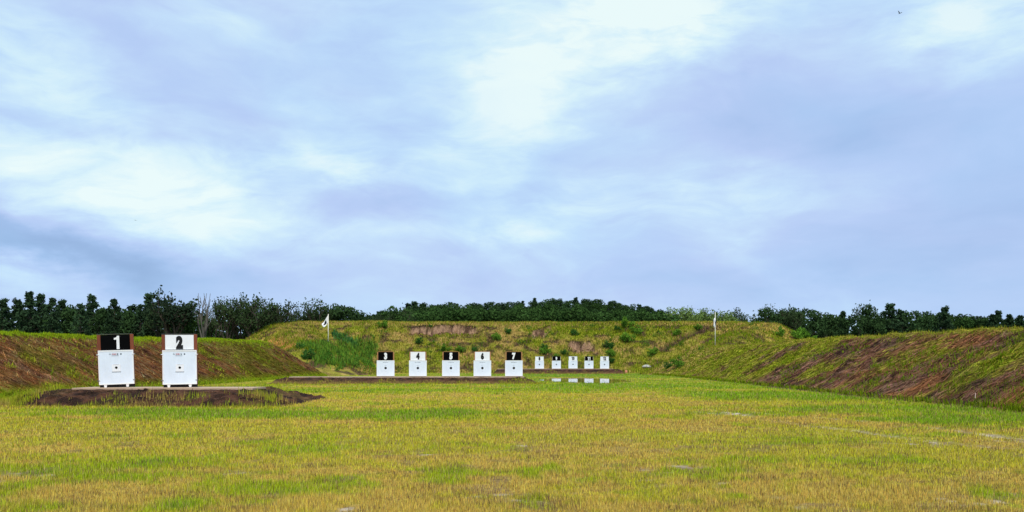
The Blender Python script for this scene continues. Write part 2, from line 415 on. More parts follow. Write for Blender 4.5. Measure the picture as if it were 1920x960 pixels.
# ------------------------------------------------------------------ surface colours (albedo)
C = dict(green=(.18, .33, .012), lime=(.34, .41, .014), yellow=(.50, .445, .032), orange=(.61, .415, .075), straw=(.50, .40, .12), dirt=(.20, .125, .06), sand=(.52, .43, .33),
         rust=(.27, .115, .045), brown=(.135, .062, .036), umber=(.065, .036, .027), olive=(.21, .19, .025), deep=(.07, .16, .012), clay=(.36, .22, .135), tan=(.36, .25, .07))
C = {a: np.array(b) for a, b in C.items()}
GREEN_SPOTS = [(700, 778, 420, 9, .8), (240, 772, 300, 7, .8), (560, 776, 260, 8, .7), (1700, 768, 380, 12, 1.0), (1450, 742, 250, 10, 1.0), (1800, 788, 220, 10, .9), (230, 882, 110, 22, .6), (350, 950, 90, 26, .8), (470, 928, 130, 20, .7),
               (900, 730, 600, 6, .6), (1180, 722, 400, 9, .8), (1060, 703, 260, 4, .9), (640, 905, 60, 18, .4), (1300, 775, 120, 16, .4), (1000, 940, 60, 25, .3), (840, 900, 60, 16, .3), (20, 925, 70, 22, .6), (1500, 830, 160, 12, .4), (1850, 930, 60, 14, .4), (1080, 840, 160, 9, .3), (200, 818, 160, 8, .4), (30, 742, 60, 10, .8)]
SAND_SPOTS = [(915, 940, 14, 3), (893, 936, 10, 3), (935, 930, 10, 2.5), (905, 950, 12, 3), (985, 931, 12, 3), (1010, 946, 10, 3), (968, 942, 8, 2), (1230, 886, 26, 5), (1275, 878, 20, 5), (440, 888, 18, 7), (1745, 832, 70, 3.5), (1810, 834, 30, 3), (1350, 775, 45, 3), (1880, 945, 14, 3), (1862, 936, 10, 2.5), (1895, 955, 12, 3), (1840, 950, 10, 3), (1800, 952, 12, 3), (1815, 940, 9, 2.5), (1905, 930, 9, 2.5), (1780, 943, 8, 2), (40, 896, 40, 8), (1350, 912, 16, 6), (85, 958, 14, 6), (985, 836, 24, 2), (1080, 930, 9, 3), (1210, 908, 18, 5), (1760, 938, 9, 2), (1540, 955, 40, 6), (650, 955, 20, 8), (1440, 938, 22, 5), (790, 852, 20, 2), (1320, 880, 15, 4), (1890, 826, 40, 3)]
def spot_w(X, Y, s):
    x, y = gp(s[0], s[1]); rx = s[2] / F * y; ry = s[3] * y * y / (CAMZ * F)
    return np.exp(-((X - x) / rx) ** 2 - ((Y - y) / ry) ** 2)
def field_fields(X, Y):
    g = np.zeros(np.shape(X)); sa = np.zeros(np.shape(X))
    for s in GREEN_SPOTS: g = np.maximum(g, s[4] * spot_w(X, Y, s))
    for s in SAND_SPOTS: sa = np.maximum(sa, spot_w(X, Y, s))
    n = fbm(X * .10 + 2, Y * .16, 4); n2 = fbm(X * .45 + 8, Y * .5, 3); n3 = fbm(X * 2.2, Y * 2.2, 3)
    edge = sstep(3.5, .5, np.abs(X - np.interp(Y, [20, 32, 54, 87, 150], [20.5, 21.2, 23.4, 25.8, 28])))
    g = np.clip(g * 1.15 + (n - .5) * 1.4 + (n2 - .5) * 1.5 + (n3 - .5) * .9 + .28 * sstep(45, 90, Y) + .75 * edge, 0, 1)
    sa = np.clip(sa * 1.5 * sstep(.44, .60, fbm(X * 3.2 + 3, Y * 2.0, 4)), 0, 1)
    bare = sstep(.60, .70, fbm(X * 1.5 + 20, Y * 1.1, 4)) * .8 * sstep(42, 14, Y)
    return g, np.maximum(sa, bare), sa
def field_color(X, Y, g, r=None):
    n = fbm(X * .28 + 4, Y * .33 + 9, 3); n3 = fbm(X * 3.1 + 5, Y * 3.1, 2)
    c = mixc(C['orange'], C['yellow'], sstep(.36, .60, n + .6 * (n3 - .5) + .4 * (fbm(X * .9 + 31, Y * 1.3, 3) - .5) - .08 * sstep(45, 14, Y) + .07))
    c = mixc(c, C['lime'], sstep(.12, .5, g)); c = mixc(c, C['green'], sstep(.5, .95, g) * .85)
    return c

# ------------------------------------------------------------------ grid sheet builder
def sheet(name, xs, ys, hf, colf, mat, cut=None, smooth=False, kind='structure'):
    X, Y = np.meshgrid(xs, ys); Z = hf(X, Y); nx, ny = len(xs), len(ys)
    idx = np.arange(nx * ny).reshape(ny, nx)
    Q = np.stack([idx[:-1, :-1], idx[:-1, 1:], idx[1:, 1:], idx[1:, :-1]], -1).reshape(-1, 4)
    V = np.stack([X, Y, Z], -1).reshape(-1, 3); c = colf(X, Y, Z).reshape(-1, 3)
    if cut is not None:
        q = Z.reshape(-1)[Q].max(1) > cut; Q = Q[q]
        used = np.unique(Q); mp = np.full(len(V), -1); mp[used] = np.arange(len(used)); V = V[used]; c = c[used]; Q = mp[Q]
    o = link(name, np_mesh(name, V, Q, c, smooth), mat)
    o['kind'] = kind
    return o
def geo(a, b, n): return list(np.geomspace(a, b, n))

# the ground: one sheet out to the horizon
xs = np.array(sorted([-x for x in geo(46, 4500, 34)] + list(np.arange(-45, -14, .55)) + list(np.arange(-14, 26, .22)) + list(np.arange(26, 45.1, .55)) + geo(46, 4500, 34)))
ys = np.array([-y for y in reversed(geo(8, 900, 16))] + list(np.arange(-4, 9, .6)) + list(np.arange(9, 36, .13)) + list(np.arange(36, 60, .42)) + list(np.arange(60, 170, .9)) + geo(172, 6000, 46))
def ground_col(X, Y, Z):
    g, bare, sa = field_fields(X, Y)
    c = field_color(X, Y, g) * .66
    c = mixc(c, C['dirt'], np.clip(bare, 0, 1) * .8 + .1); fn = fbm(X * 6, Y * 6, 3); c = mixc(c, mixc(C['dirt'] * 1.2, C['sand'], sstep(.38, .58, fn)), np.clip(sa * 1.1 + track_f(X, Y) * 1.0, 0, 1))
    wet = sstep(-.5, .2, puddle_f(X, Y)) * (np.abs(Y - 96) < 30); c = mixc(c, (.22, .17, .06), wet * .7)
    out = sstep(60, 75, np.abs(X)) + sstep(200, 215, Y); c = mixc(c, (.06, .09, .02), np.clip(out, 0, 1))
    return c
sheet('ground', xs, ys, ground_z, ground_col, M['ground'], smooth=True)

# the puddle
def build_puddle():
    xs = np.arange(0, 18, .25); ys = np.arange(76, 116, .35); X, Y = np.meshgrid(xs, ys)
    f = puddle_f(X, Y); nx, ny = len(xs), len(ys); idx = np.arange(nx * ny).reshape(ny, nx)
    Q = np.stack([idx[:-1, :-1], idx[:-1, 1:], idx[1:, 1:], idx[1:, :-1]], -1).reshape(-1, 4)
    Q = Q[f.reshape(-1)[Q].min(1) > .02]; V = np.stack([X, Y, X * 0 + .028], -1).reshape(-1, 3)
    used = np.unique(Q); mp = np.full(len(V), -1); mp[used] = np.arange(len(used))
    o = link('puddle', np_mesh('puddle', V[used], mp[Q], None, True), M['water']); o['kind'] = 'structure'
build_puddle()

# embankments
def col_left(X, Y, Z):
    n = fbm(X * .28, Y * .22, 4); n2 = fbm(X * .9, Y * 1.7, 3); f3 = fbm(X * 3, Y * 5, 2)
    c = mixc(C['rust'] * 1.45, C['brown'] * 1.3, sstep(.48, .66, n2)); c = mixc(c, np.array((.36, .21, .12)), sstep(.54, .68, fbm(X * 1.2 + 2, Y * 1.9, 3)) * .6)
    far = sstep(60, 100, Y)                                    # drier, greener towards the far end
    ol = sstep(.60 - .22 * far, .76 - .22 * far, n + .3 * (f3 - .5)); c = mixc(c, C['olive'], ol * .85)
    c = mixc(c, C['tan'], sstep(.55, .7, fbm(X * .5 + 3, Y * .4, 3)) * (.3 + .5 * far))
    c = mixc(c, C['lime'], sstep(-.22, .05, Z - np.interp(Y, [57, 76, 103, 121], [4.12, 4.25, 5.0, 5.2]) + .3 * (f3 - .5)) * (Y < 112))
    c = mixc(c, C['lime'] * .85, sstep(.9, .2, Z + .5 * (n - .5)) * .7)
    return c
def col_right(X, Y, Z):
    n = fbm(X * .22 + 6, Y * .2, 4); n2 = fbm(X * .9, Y * 1.5 + 3, 4); f3 = fbm(X * 3, Y * 5, 2)
    c = mixc(C['brown'] * 1.15, C['umber'], sstep(.44, .60, n2)); near = sstep(70, 42, Y); c = mixc(c, np.array((.20, .115, .075)), sstep(.52, .66, fbm(X * 1.1 + 2, Y * 1.6, 3)) * .7)
    c = mixc(c, C['rust'] * .85, near * sstep(.4, .6, fbm(X * .3, Y * .3 + 7, 3)) * .8)
    g = n + .30 * (f3 - .5) + .22 * sstep(62, 118, Y) - .115 * near
    c = mixc(c, C['olive'] * 1.0, sstep(.50, .60, g) * .85); c = mixc(c, C['lime'] * .55, sstep(.62, .74, g) * .6); c = mixc(c, C['tan'] * 1.1, sstep(105, 135, Y) * sstep(.35, .55, n2) * .6)
    c = mixc(c, C['tan'], sstep(4.1, 4.5, Z) * .8 * sstep(60, 100, Y)); c = mixc(c, C['olive'] * 1.2, sstep(-.25, .1, Z - np.interp(Y, [48, 77, 105, 144], [4.0, 4.42, 4.6, 4.9]) + .5 * (n2 - .5)) * .6)
    return c
def col_back(X, Y, Z):
    n = fbm(X * .12, Y * .2, 4); n2 = fbm(X * .5 + 3, Y * .5, 4); f3 = fbm(X * 2, Y * 2, 2)
    c = mixc(C['olive'] * 1.1, C['tan'] * .95, sstep(.40, .62, n2)); c = mixc(c, C['lime'] * .55, sstep(.50, .66, n) * .75); c = mixc(c, np.array((.46, .33, .07)), sstep(44, 56, np.abs(X)) * sstep(.42, .58, fbm(X * .3, Y * .4 + 5, 3)) * .75)
    c = mixc(c, C['umber'], sstep(.55, .66, fbm(X * .45 + 9, Y * .8, 4)) * .85)
    c = mixc(c, C['tan'] * 1.1, sstep(10.9, 11.6, Z))
    a = px_on_back(545, 603); b = px_on_back(508, 636)             # the worn reddish path down the left shoulder
    dx, dy = b[0] - a[0], b[1] - a[1]; u = np.clip(((X - a[0]) * dx + (Y - a[1]) * dy) / (dx * dx + dy * dy), 0, 1)
    d = np.hypot(X - a[0] - u * dx, Y - a[1] - u * dy); c = mixc(c, np.array((.46, .23, .06)), np.exp(-(d / 1.7) ** 2) * .9)
    dr, mk = scar_fields(X, Y); run = fbm(X * 1.7, Y * .6 + 1, 4); cl = mixc(C['clay'], np.array((.10, .055, .035)), sstep(.46, .56, run)); lip = scar_lip(X, Y); c = mixc(c, C['umber'] * .6, lip)
    c = mixc(c, cl, np.clip(mk * 1.3, 0, 1)); c = mixc(c, C['umber'], np.clip(gully(X, Y) * 1.3, 0, 1))
    return c
sheet('earth_berm', np.arange(-52, -27.5, .26), np.array(list(np.arange(-10, 24, 1.0)) + list(np.arange(24, 134, .34))), h_left, col_left, M['bank'], -.15)
sheet('earth_berm', np.arange(18.5, 50, .28), np.array(list(np.arange(-10, 24, 1.0)) + list(np.arange(24, 75, .24)) + list(np.arange(75, 158, .36))), h_right, col_right, M['bank'], -.15)
sheet('earth_berm', np.arange(-82, 82, .42), np.array(list(np.arange(133, 198, .36)) + list(np.arange(198, 222, 1.2))), h_back, col_back, M['back'], -.3)

def col_mound(X, Y, Z):
    n = fbm(X * 2.3, Y * 2.6, 3); n2 = fbm(X * .3, Y * .6 + 7, 3); c = mixc(C['umber'] * .5, C['brown'] * .8, sstep(.42, .64, n)); c = mixc(c, C['tan'] * .8, sstep(.45, .05, Z + .4 * (n - .5)) * .55 * (Y > 60))
    c = mixc(c, C['tan'] * .7, sstep(.6, .75, n2) * .2); return c
for i in range(3):
    x0, x1, tl, tr, ya, yb, yc, yd, h = MOUNDS[i]; st = (.12, .18, .3)[i]
    sheet('earth_mound', np.arange(x0 - .3, x1 + .3, st), np.arange(ya - .3, yd + .3, st), lambda X, Y, i=i: h_mound(X, Y, i), col_mound, M['mound'], -.045)
# thin pale decks the stands sit on
DECK = [(-22.6, -13.3, 40.5, 42.7, .775), (-23.2, 1.3, 82.1, 83.9, .665), (-3.0, 20.6, 160.2, 162.6, .985)]
for (x0, x1, y0, y1, z) in DECK:
    n = 3 if x1 - x0 < 12 else 8; wd = (x1 - x0) / n
    dk = empty('deck', ((x0 + x1) / 2, (y0 + y1) / 2, z)); dk['kind'] = 'structure'
    for j in range(n):
        MB().box(x0 + j * wd - (x0 + x1) / 2 + .012, x0 + (j + 1) * wd - (x0 + x1) / 2 - .012, y0 - (y0 + y1) / 2, y1 - (y0 + y1) / 2, -.06 + .004 * (j % 2), .03 + .004 * (j % 2)).build('deck_panel', M['slab'], dk)

def terrain_z(x, y):
    x = np.asarray(x, float); y = np.asarray(y, float)
    return np.maximum.reduce([ground_z(x, y), h_left(x, y), h_right(x, y), h_back(x, y), h_mound(x, y, 0), h_mound(x, y, 1), h_mound(x, y, 2)])
def hit(px, py, y0=30, y1=215):
    Y = np.linspace(y0, y1, 2400); X = (px - 960) / F * Y; Z = CAMZ - (py - HOR) * Y / F
    H = terrain_z(X, Y); hh = H > Z; i = int(np.argmax(hh)) if hh.any() else int(np.argmax(H - Z)); return float(X[i]), float(Y[i]), float(H[i])

# hill far behind
def h_hill(X, Y):
    s = X / Y * F + 960
    return 25 * np.exp(-((X - 30) / 78) ** 2 - ((Y - 470) / 110) ** 2) + 5 * np.exp(-((X + 10) / 150) ** 2 - ((Y - 420) / 90) ** 2) - 1.2 + 1.5 * (fbm(X * .03, Y * .03, 3) - .5)
sheet('hill', np.arange(-330, 380, 7.0), np.arange(250, 760, 8.0), h_hill, lambda X, Y, Z: np.broadcast_to(np.array((.04, .07, .02)), X.shape + (3,)), M['ground'], -.6, smooth=True)

# ------------------------------------------------------------------ blades
def blades(P, h, wd, col, name, label, cat, lay=0.0, laydir=None, tipcol=1.12):
    """one tapered, bent blade per point: two triangles when near (kept one here), as a single stuff object"""
    n = len(P); a = rng.random(n) * 2 * PI; ln = rng.normal(0, .32, n)
    fx, fy = np.cos(a), np.sin(a)
    tip = np.stack([np.cos(a + 1.57) * ln * h, np.sin(a + 1.57) * ln * h, h], -1)
    if laydir is not None:
        k_ = lay; tip = tip * (1 - k_) + (laydir + rng.normal(0, .35, (n, 3)) * [1, 1, .25]) * h[:, None] * k_
    V = np.empty((n, 3, 3)); o = np.stack([fx, fy, fx * 0], -1) * (wd / 2)[:, None]
    V[:, 0] = P - o; V[:, 1] = P + o; V[:, 2] = P + tip
    V[:, :2, 2] -= .01
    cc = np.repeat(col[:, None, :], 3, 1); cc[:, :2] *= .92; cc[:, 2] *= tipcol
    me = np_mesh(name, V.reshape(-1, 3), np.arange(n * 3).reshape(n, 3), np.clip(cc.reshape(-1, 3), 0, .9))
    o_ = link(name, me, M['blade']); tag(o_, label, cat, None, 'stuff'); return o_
def jit(c, n, s=.22):
    f = 1 + rng.normal(0, s, (n, 1)); t = rng.normal(0, .07, (n, 3)); return np.clip(c * np.clip(f, .45, 1.7) * (1 + t), .004, .85)
def field_points(n, ya, yb, p=1.0):
    py = ya + (yb - ya) * rng.random(n) ** p; px = -260 + 2440 * rng.random(n)
    Y = CAMZ * F / (py - HOR); X = (px - 960) / F * Y
    foot = np.interp(Y, [20, 32, 54, 87, 150], [20.8, 21.5, 23.7, 26.2, 28.5])
    ok = (X > -30.2) & (X < foot + .3); return X[ok], Y[ok]
def make_field():
    X1, Y1 = field_points(760000, 696, 1010); X2, Y2 = field_points(240000, 693, 800, .9)
    X = np.concatenate([X1, X2]); Y = np.concatenate([Y1, Y2])
    X = X + rng.normal(0, .02, len(X))
    g, bare, sa = field_fields(X, Y); pf = np.where(np.abs(Y - 96) < 30, puddle_f(X, Y), -1)
    clump = fbm(X * 2.6, Y * 2.6, 3)
    keep = rng.random(len(X)) < np.clip(1.02 - .75 * bare - 1.05 * sa - .8 * track_f(X, Y) + .5 * (clump - .5), .04, 1) * np.where(pf > .0, .035 + .35 * sstep(.55, .0, pf), 1)
    for (x0, x1, tl, tr, ya, yb, yc, yd, h) in MOUNDS: keep &= ~((X > x0 + .4) & (X < x1 - .8) & (Y > ya + .5) & (Y < yd - .5))
    X, Y, g, clump = X[keep], Y[keep], g[keep], clump[keep]; n = len(X)
    c = jit(field_color(X, Y, g), n, .42)
    dry = rng.random(n) < .14; c[dry] = jit(C['straw'] * np.ones((dry.sum(), 1)), dry.sum(), .25)
    brn = rng.random(n) < (.10 + .28 * sstep(.56, .68, fbm(X * 1.1 + 50, Y * 2.4, 4))) * sstep(70, 20, Y); c[brn] = jit(C['dirt'] * np.ones((brn.sum(), 1)), brn.sum(), .3)
    h = (.030 + .060 * rng.random(n)) * (.45 + 1.2 * clump) * (1 + .5 * g) * np.interp(Y, [10, 45], [.85, 1.25]); tall = rng.random(n) < .015; h[tall] *= 1.9; 
    wd = np.maximum(.008, Y * .00072) * (.7 + .6 * rng.random(n))
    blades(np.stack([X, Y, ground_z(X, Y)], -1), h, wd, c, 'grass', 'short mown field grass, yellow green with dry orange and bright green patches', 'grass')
make_field()

def slope_points(n, xr, yr, hf, zmin, pw=1.0):
    Y = yr[0] + (yr[1] - yr[0]) * rng.random(n) ** pw; X = xr[0] + (xr[1] - xr[0]) * rng.random(n); Z = hf(X, Y)
    ok = Z > zmin; return X[ok], Y[ok], Z[ok]
def strewn(n, xr, yr, hf, colf, name, label, pw, downx, hs, up, greenf, zmin=.03, zmax=99, tanmix=.2, ws=1.0, gscale=.8):
    X, Y, Z = slope_points(n, xr, yr, hf, zmin, pw); ok = Z < zmax; X, Y, Z = X[ok], Y[ok], Z[ok]; n = len(X)
    c = colf(X, Y, Z); gm = greenf(X, Y, Z); base = c.copy()
    isg = rng.random(n) < gm; c = jit(base * 1.1, n, .48)
    c[isg] = jit(mixc(C['lime'], C['green'], rng.random(isg.sum())) * gscale, isg.sum(), .3)
    tn = (~isg) & (rng.random(n) < tanmix); c[tn] = jit(C['tan'] * np.ones((tn.sum(), 1)), tn.sum(), .3)
    h = hs * (.5 + rng.random(n)) * np.where(isg, 1.25, 1.0); wd = np.maximum(.02, Y * .0008) * (.7 + .8 * rng.random(n)) * ws
    lay = np.where(isg, .1, up)[:, None]
    d = np.array([downx, 0, -.35])
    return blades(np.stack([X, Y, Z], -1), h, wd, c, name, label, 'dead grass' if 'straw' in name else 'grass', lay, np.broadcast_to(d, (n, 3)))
strewn(190000, (-40, -28.6), (34, 131), h_left, col_left, 'bank_straw', 'reddish brown straw and thin weeds strewn over the left bank', 1.5, .9, .20, .55,
       lambda X, Y, Z: np.clip(sstep(.57, .72, fbm(X * .4 + 3, Y * .4, 3)) * .4 + .9 * sstep(-.25, 0, Z - np.interp(Y, [57, 76, 103, 121], [4.12, 4.25, 5.0, 5.2])) * (Y < 116) + .9 * sstep(.5, .1, Z), 0, .95))
def gr(X, Y, Z):
    g = sstep(.55, .68, fbm(X * .33 + 11, Y * .28, 4)) * .5 + .30 * sstep(65, 125, Y); g = g + .8 * sstep(.25, .0, Z)
    return np.clip(g, .02, .8)
strewn(230000, (20.5, 38), (29, 157), h_right, col_right, 'bank_straw', 'brown dead stalks and green weeds on the dark right bank', 1.7, -.9, .22, .7, gr, tanmix=.05, ws=1.4, gscale=.55)
strewn(210000, (-66, 70), (140, 196), h_back, col_back, 'bank_grass', 'tall rough olive grass covering the high back bank', .85, 0, .5, .3,
       lambda X, Y, Z: np.clip(.10 + .35 * sstep(.5, .65, fbm(X * .15, Y * .2, 3)), 0, 1) * (scar_fields(X, Y)[1] < .35), tanmix=.16, ws=1.0, gscale=.55)

def stalks(n, xr, yr, hf, sx, name, label, cols, pw):
    # dead stalks lying down the slope, dark and pale ones over each other
    X, Y, Z = slope_points(n, xr, yr, hf, .15, pw); n = len(X); e = .3; a = rng.normal(0, .38, n) + (0 if sx > 0 else PI)
    L = (.25 + .55 * rng.random(n)); dx = -np.cos(a) * L * -1; dy = np.sin(a) * L
    Z2 = hf(X + dx, Y + dy) + .02 + .16 * rng.random(n); wd = np.maximum(.025, Y * .0008) * (.7 + .8 * rng.random(n))
    V = np.empty((n, 3, 3)); P = np.stack([X, Y, Z + .05], -1); V[:, 0] = P; V[:, 1] = P + np.stack([-dy / L * wd, dx / L * wd, wd * .8], -1); V[:, 2] = np.stack([X + dx, Y + dy, Z2], -1)
    k = rng.random(n); base = cols(X, Y, Z) * (1.0 if sx > 0 else 1.75); c = jit(base * np.where(k > .6, 1.75, np.where(k > .3, 1.0, .42))[:, None], n, .25)
    o = link(name, np_mesh(name, V.reshape(-1, 3), np.arange(n * 3).reshape(n, 3), np.repeat(c[:, None], 3, 1).reshape(-1, 3)), M['blade']); tag(o, label, 'dead grass', None, 'stuff')
stalks(120000, (20.5, 38), (29, 150), h_right, 1, 'dead_stalks', 'dark and pale dead stalks lying down the right bank', col_right, 1.6)
stalks(80000, (-40, -29), (34, 125), h_left, -1, 'dead_stalks', 'red brown dead stalks lying down the left bank', col_left, 1.5)

def crest_grass(name, label, pts, n, hs, cols):
    P = []
    for (ax, ay, *_), (bx, by, *_) in zip(pts[:-1], pts[1:]):
        L = math.hypot(bx - ax, by - ay); P.append((L, ax, ay, bx, by))
    tot = sum(p[0] for p in P); X = []; Y = []
    for (L, ax, ay, bx, by) in P:
        k = int(n * L / tot); u = rng.random(k); X.append(ax + (bx - ax) * u + rng.normal(0, 1.0, k)); Y.append(ay + (by - ay) * u + rng.normal(0, 1.0, k))
    X = np.concatenate(X); Y = np.concatenate(Y); Z = np.maximum.reduce([h_left(X, Y), h_right(X, Y), h_back(X, Y)]); n = len(X)
    c = jit(mixc(cols[0], cols[1], rng.random(n)), n, .25)
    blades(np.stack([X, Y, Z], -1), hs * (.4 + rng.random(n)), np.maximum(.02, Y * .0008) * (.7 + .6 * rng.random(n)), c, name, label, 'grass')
crest_grass('crest_grass', 'bright green grass fringe along the left bank top', [(-37.2, 40), (-37.2, 60), (-37, 80), (-37.3, 103), (-38, 121)], 22000, .26, (C['lime'], C['green']))
crest_grass('crest_grass', 'olive grass fringe along the right bank top', [(30.8, 40), (31.2, 50), (33.1, 77), (35, 105), (36.4, 126), (37, 146)], 24000, .26, (C['lime'] * .8, C['olive'] * 1.3))
crest_grass('crest_grass', 'yellow grass fringe along the high back bank top', [(-50, 190), (0, 192.5), (55, 190)], 16000, .5, (C['tan'], C['lime'] * .8))

# grass standing at the toe of the mounds and growing out of them
def mound_grass():
    Xs = []; Ys = []; Hs = []
    for i, n in ((0, 3600), (1, 5200), (2, 1200)):
        x0, x1, tl, tr, ya, yb, yc, yd, h = MOUNDS[i]
        X = x0 - .6 + (x1 - x0 + 1.2) * rng.random(n); Y = ya - .5 + (yb - ya + .1) * rng.random(n) ** 1.9
        k = fbm(X * .8, Y * .5 + i, 3) > .42 + .30 * (Y - ya) / (yb - ya); X, Y = X[k], Y[k]
        Xs.append(X); Ys.append(Y); Hs.append(.10 + (.26 if i == 0 else .2) * rng.random(len(X)) ** 1.9 + 0)
        if i == 0:
            X = x1 - 1.3 + rng.normal(0, .6, 420); Y = ya + 1.0 + rng.random(420); Xs.append(X); Ys.append(Y); Hs.append(.15 + .3 * rng.random(420))
            X = x0 + .2 + rng.normal(0, .6, 1500); Y = ya - .2 + rng.random(1500) * 4; Xs.append(X); Ys.append(Y); Hs.append(.2 + .25 * rng.random(1500))
            X = -21 + 9 * rng.random(260); Y = 44.2 + rng.random(260) * .8; Xs.append(X); Ys.append(Y); Hs.append(.1 + .25 * rng.random(260))
    X = np.concatenate(Xs); Y = np.concatenate(Ys); h = np.concatenate(Hs); Z = terrain_z(X, Y); n = len(X)
    c = mixc(C['tan'], C['lime'] * .8, (fbm(X * .5, Y * .5, 2) > .5) * .6 + .3 * rng.random(n)); c = jit(c, n, .3)
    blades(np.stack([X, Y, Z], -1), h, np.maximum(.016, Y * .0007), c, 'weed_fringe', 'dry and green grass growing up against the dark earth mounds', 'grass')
mound_grass()
def mound_straw():
    P = []; 
    for i, n in ((0, 16000), (1, 14000), (2, 5000)):
        x0, x1, tl, tr, ya, yb, yc, yd, h = MOUNDS[i]; X = x0 + (x1 - x0) * rng.random(n); Y = ya - .1 + (yb - ya + .7) * rng.random(n); Z = h_mound(X, Y, i)
        k = (Z > .0) & (fbm(X * 1.4, Y * 2.5 + i, 3) > .46); P.append(np.stack([X, Y, Z], -1)[k])
    P = np.concatenate(P); n = len(P); q = rng.random(n)
    c = jit(mixc(np.array((.07, .04, .028)), np.array((.30, .19, .10)), (q > .55) * 1.0), n, .35)
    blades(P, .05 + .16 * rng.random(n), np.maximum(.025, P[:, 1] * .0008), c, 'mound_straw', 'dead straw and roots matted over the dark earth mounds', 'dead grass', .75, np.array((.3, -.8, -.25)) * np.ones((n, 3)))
mound_straw()

# ------------------------------------------------------------------ leafy plants and trees
def leaves(cent, size, col, name='crown', flat=0.0, r=None):
    """small four-sided leaf clumps, each with its own tilt"""
    r = r or rng; n = len(cent); a = r.normal(0, 1, (n, 3)); a /= np.linalg.norm(a, axis=1)[:, None]
    b = np.cross(a, r.normal(0, 1, (n, 3))); b /= np.linalg.norm(b, axis=1)[:, None] + 1e-9
    s = (size * (.6 + .8 * r.random(n)))[:, None]
    V = np.empty((n, 4, 3)); V[:, 0] = cent - a * s * .6; V[:, 1] = cent - b * s * .32; V[:, 2] = cent + a * s * .6; V[:, 3] = cent + b * s * .32 + np.cross(a, b) * s * .12
    f = 1 + r.normal(0, .28, (n, 1)); c = np.repeat(np.clip(np.broadcast_to(col, (n, 3)) * np.clip(f, .4, 1.8), .003, .8)[:, None, :], 4, 1)
    return np_mesh(name, V.reshape(-1, 3), np.arange(n * 4).reshape(n, 4), c.reshape(-1, 3))
def shell(c, rad, n, r, fill=.35):
    d = r.normal(0, 1, (n, 3)); d /= np.linalg.norm(d, axis=1)[:, None]
    k = (fill + (1 - fill) * r.random((n, 1)) ** .5) * (1 + .25 * (fbm(d[:, :1] * 2 + c[0], d[:, 1:2] * 2 + c[2], 2) - .5) * 2)
    return np.asarray(c) + d * k * np.asarray(rad)
TH = [1.0]
def branchy(mb, p, d, L, r, depth, rnd, tips, spread=.55, n=3, upw=.12):
    q = p + d * L; mb.tube(p, q, r * TH[0], r * TH[0] * .62, 5 if depth < 2 else 4, False)
    if depth == 0: tips.append(q); return
    for i in range(n):
        v = Vector((rnd.gauss(0, 1), rnd.gauss(0, 1), rnd.gauss(0, .6))); nd = (d + v * spread + Vector((0, 0, upw))).normalized()
        branchy(mb, p + d * L * rnd.uniform(.55, 1.0), nd, L * rnd.uniform(.62, .82), r * .56, depth - 1, rnd, tips, spread, n, upw)
    tips.append(q)
# every prototype stands 10 m tall at its origin; (trunk mesh, crown mesh)
def proto_pine(seed, open_=0.0):
    r = np.random.default_rng(seed); rnd = random.Random(seed); mb = MB(); lean = rnd.uniform(-.3, .3)
    top = Vector((lean, 0, 9.6)); mb.tube((0, 0, -.3), (lean * .5, 0, 5), .2, .14, 7); mb.tube((lean * .5, 0, 5), top, .14, .03, 6)
    P = []; z = rnd.uniform(2.2, 3.6)
    while z < 9.7:
        u = (z - 2.2) / 7.5; R = (2.15 * (1 - u) ** .8 + .22) * rnd.uniform(.45, 1.25); k = rnd.randint(3, 5); a0 = rnd.uniform(0, 6.28)
        for j in range(k):
            a = a0 + j * 6.28 / k + rnd.uniform(-.5, .5); e = Vector((math.cos(a) * R * rnd.uniform(.5, 1), math.sin(a) * R * rnd.uniform(.5, 1), z + rnd.uniform(.1, .7)))
            mb.tube((lean * z / 10, 0, z), e, .05, .015, 4, False); cr = rnd.uniform(.40, .85) * (1 - .50 * u)
            P.append(shell((e.x, e.y, e.z), (cr * 1.15, cr * 1.15, cr * .75), int(54 * (1 - open_ * .5)), r, .2))
        z += rnd.uniform(.4, .7)
    P.append(shell((top.x, 0, 9.5), (.26, .26, .5), 30, r, .2)); P = np.concatenate(P)
    return mb.mesh('trunk', True), leaves(P + r.normal(0, .09, P.shape), np.full(len(P), .31), (.030, .058, .026), r=r)
def proto_oak(seed, col=(.030, .060, .020), width=1.0, tall=1.0):
    r = np.random.default_rng(seed); rnd = random.Random(seed); mb = MB(); tips = []
    mb.tube((0, 0, -.3), (0, 0, 3.2), .26, .19, 7)
    for i in range(5):
        a = i * 1.256 + rnd.uniform(-.3, .3); branchy(mb, Vector((0, 0, rnd.uniform(2.2, 3.3))), Vector((math.cos(a) * .6, math.sin(a) * .6, 1)).normalized(), rnd.uniform(1.6, 2.3), .12, 2, rnd, tips)
    P = []
    for j in range(26):
        a = rnd.uniform(0, 6.28); zz = rnd.uniform(2.0, 9.0); R = 2.9 * width * math.sqrt(max(.08, 1 - ((zz - 5) / 4.6) ** 2)) * rnd.uniform(.35, 1); cr = rnd.uniform(.7, 1.25)
        P.append(shell((math.cos(a) * R, math.sin(a) * R, zz), (cr, cr, cr * .8), 95, r, .35))
    P.append(shell((rnd.uniform(-.5, .5), 0, 9.2), (.9, .9, .7), 90, r, .3)); P = np.concatenate(P); P = P[P[:, 2] > .8]
    return mb.mesh('trunk', True), leaves(P, np.full(len(P), .36), col, r=r)
